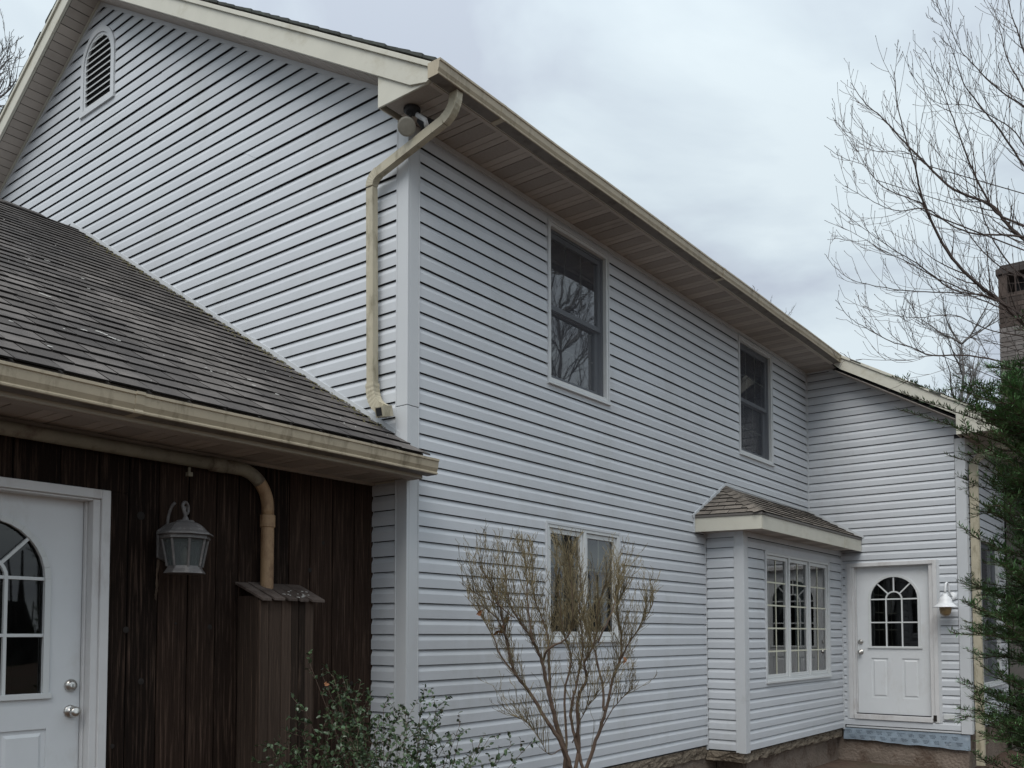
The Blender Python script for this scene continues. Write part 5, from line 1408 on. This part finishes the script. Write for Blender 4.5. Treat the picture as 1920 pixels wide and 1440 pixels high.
def ybranch(tip, start, r=.006, side_n=None, sl=(.06, .17), sag=0., dens=230):
    mid = (start+tip)*.5+Vector((0, 0, rv.uniform(-.10, .14)-sag))+rnd_unit()*.05
    n = 12; P = bez(start, mid, tip, n)
    shoot(P[4:], r*.6, .5, dens); st.tube(P[:6], [r*(1-.08*i) for i in range(6)], 5, caps=False)
    L_ = (tip-start).length
    for i in range(3, n):
        for s in (-1, 1):
            if rv.random() < .8:
                t = (P[i+1 if i < n else i]-P[i]).normalized() if i < n else (P[i]-P[i-1]).normalized()
                sd_ = t.cross(Vector((0, 0, 1))).normalized()*s
                d = (t*rv.uniform(.5, 1.)+sd_*rv.uniform(.4, .9)+Vector((0, 0, rv.uniform(-.45, .75)))).normalized()
                l = rv.uniform(*sl)*(1.1-.55*i/n)
                Q = bez(P[i], P[i]+d*l*.55, P[i]+(d+t*.4).normalized()*l, 5)
                shoot(Q, .002, .5, dens)
                if l > .09:
                    for s2 in (-1, 1):
                        b_ = Q[rv.choice((1, 2, 3))]; d2 = (d*.8+t*.3+sd_*0+d.cross(Vector((0, 0, 1))).normalized()*s2*.7+Vector((0, 0, rv.uniform(-.1, .3)))).normalized()
                        shoot([b_, b_+d2*l*.3, b_+d2*l*.55+Vector((0, 0, .005))], .0016, .5, dens)
ytips = [(1800, 735, 4.1, 0), (1815, 760, 4.2, 0), (1825, 745, 3.9, 0), (1830, 775, 4.3, 0), (1808, 770, 4.0, 0), (1840, 725, 4.0, 0), (1845, 745, 4.3, 0), (1812, 1000, 4.1, 0), (1818, 1090, 4.1, 0), (1815, 1105, 4.3, 0), (1828, 1140, 3.9, 0), (1825, 1330, 4.2, 0), (1668, 705, 3.95, .02), (1690, 736, 4.0, .02), (1684, 768, 4.05, .02), (1790, 716, 4.3, 0), (1850, 690, 4.4, 0), (1775, 853, 4.2, 0), (1790, 800, 3.9, 0), (1812, 925, 4.1, 0), (1806, 905, 4.35, 0),
         (1822, 965, 4.4, 0), (1795, 1092, 4.3, 0), (1806, 1125, 4.0, .0), (1808, 1165, 4.2, 0), (1802, 1190, 3.9, 0), (1820, 1235, 4.4, 0), (1803, 1272, 4.3, 0), (1818, 1310, 4.0, 0), (1795, 1342, 4.2, 0),
         (1835, 1380, 4.1, 0), (1830, 1425, 4.3, 0), (1845, 1460, 4.0, 0), (1880, 1500, 4.2, 0), (1850, 790, 4.4, 0), (1840, 760, 4.0, 0), (1865, 880, 4.0, 0), (1850, 1010, 4.2, 0), (1880, 1060, 3.9, 0), (1860, 1110, 4.4, 0), (1850, 1200, 4.1, 0), (1872, 1260, 3.9, 0),
         (1890, 1350, 4.2, 0), (1900, 700, 4.2, 0), (1900, 770, 3.9, 0), (1900, 840, 4.3, 0), (1905, 920, 4.1, 0), (1900, 980, 4.4, 0), (1920, 1150, 4.0, 0), (1910, 1300, 4.3, 0), (1925, 1400, 4.0, 0), (1930, 1220, 4.4, 0), (1930, 1050, 4.2, 0), (1925, 640, 4.3, 0),
         (1860, 930, 3.85, 0), (1880, 1170, 3.8, 0), (1870, 820, 4.25, 0), (1890, 1420, 3.85, 0), (1840, 1290, 4.25, 0), (1870, 1230, 4.3, 0), (1890, 740, 4.45, 0), (1855, 1150, 3.9, 0), (1845, 1340, 3.95, 0)]
for k in range(70):
    y_ = rv.uniform(690, 1500); x_ = rv.uniform(1835+ (25 if 1000 < y_ < 1060 or 1260 < y_ < 1340 else 0), 1960)
    ytips.append((x_, y_, rv.uniform(3.8, 4.6), 0))
for (x, y, d, sag) in ytips:
    T = px(x, y, d); s_ = YB.copy(); s_.z = min(max(T.z-rv.uniform(.1, .35), .0), 2.7); s_ += Vector((rv.uniform(-.03, .03), rv.uniform(-.03, .03), 0))
    far = x < 1780
    ybranch(T, s_, .006, sl=(.04, .09) if far else (.08, .19), sag=sag)
for k in range(46):     # the rest of the crown
    a = rv.uniform(0, 6.283); r = rv.uniform(.35, .75); z = rv.uniform(-.3, 2.7)
    s_ = YB.copy(); s_.z = max(GZ+.1, z-.15); T = YB.copy()+Vector((math.cos(a)*r, math.sin(a)*r, 0)); T.z = z+.1
    v = T-CAM; u_ = CX+FPX*v.dot(Rt)/v.dot(Fw)
    if u_ < 1880: continue
    ybranch(T, s_, .006, sl=(.08, .2), dens=120)
st.build('branches', M['yewbark'], yew, fixn=False)
nd_.build('foliage', M['needle'], yew, fixn=False, kind='stuff'); nt_.build('young_foliage', M['needletip'], yew, fixn=False, kind='stuff')

# --- far bare trees
def bare_tree(loc, h, label, seed, group='bare trees round the yard', src=None, rot=0., sc_=1., lev=3):
    r = root('bare_tree', loc, label, 'tree', group)
    if src:
        for ch in src.children:
            c = ch.copy(); COL.objects.link(c); c.parent = r; c.location = ch.location.copy(); c.scale = (sc_,)*3
            c.location = ch.location*sc_
            if rot:
                c.rotation_euler = (0, 0, rot); c.location = Matrix.Rotation(rot, 3, 'Z') @ (ch.location*sc_)
        return r
    rv.seed(seed); tr = MB(); tw = MB(); L0 = Vector(loc)
    P = [L0+Vector((0, 0, -.1))]
    for i in range(10): P.append(P[-1]+Vector((rv.uniform(-.1, .1), rv.uniform(-.1, .1), h/10)))
    tr.tube(P, [h*.016*(1-.09*i) for i in range(11)], 7)
    for i in range(3, 11):
        for _ in range(4):
            a = rv.uniform(0, 6.283); d = Vector((math.cos(a), math.sin(a), rv.uniform(.5, 1.3))).normalized()
            twig(tw, P[i]*1.0, d, h*rv.uniform(.22, .4)*(1.15-.07*i), h*.0036, lev, .35, .16, 4.6, 3, False, (.4, .8), .0055)
    tr.build('trunk', M['barkfar'], r, fixn=False); tw.build('crown', M['barkfar'], r, fixn=False)
    return r
t1 = bare_tree((-10.8, 33.6, GZ), 14.75, 'bare treetop just showing above the long gutter', 31)
def place_tree(pxx, pyy, d, label, rot, src=t1):
    T = px(pxx, pyy, d); s = (T.z-GZ)/15.6
    return bare_tree((T.x, T.y, GZ), 0, label, 0, src=src, rot=rot, sc_=s)
place_tree(-40, 60, 27, 'bare tree at the left edge beyond the gable roof', 1.3)
place_tree(1790, 610, 52, 'pale distant bare tree low behind the maple twigs', 2.4)
for (x, y, s, rot, lb) in ((19, 17, .95, .7, 'bare tree mirrored in the upper window, left one'), (15, 25, 1.1, 2.9, 'bare tree mirrored in the upper window, middle one'), (25, 10, 1., 4.1, 'bare tree mirrored in the lower window'), (11, 36, 1.15, 5., 'bare tree mirrored in the upper window, farthest one'), (27, 27, 1.2, 1.9, 'bare tree mirrored in the windows, tallest one')):
    bare_tree((x, y, GZ), 0, lb, 0, src=t1, rot=rot, sc_=s)
# --- far woods closing the horizon, one mass
wd_ = MB(); rw = random.Random(77)
for k in range(2600):
    a = rw.uniform(0, 6.283); R0 = rw.uniform(48, 75); x = 2+R0*math.cos(a); y = 3+R0*math.sin(a); h = rw.uniform(3, 7.5)
    ww = rw.uniform(.06, .35) if rw.random() < .6 else rw.uniform(.8, 2.2); hh = h if ww < .5 else h*rw.uniform(.3, .6)
    t = Vector((-math.sin(a), math.cos(a), 0)); lean = rw.uniform(-.5, .5)
    b = Vector((x, y, GZ-.1)); n_ = Vector((math.cos(a), math.sin(a), 0))*ww*.5
    top = b+Vector((0, 0, hh))+t*lean
    wd_.quad(b-t*ww, b+t*ww, top+t*ww*.5, top-t*ww*.5); wd_.quad(b-n_, b+n_, top+n_*.4, top-n_*.4)
wd_.build('far_woods', M['barkfar2'], fixn=False, kind='stuff')
print('objects', len(bpy.data.objects), 'polys', sum(len(o.data.polygons) for o in bpy.data.objects if o.type == 'MESH'))
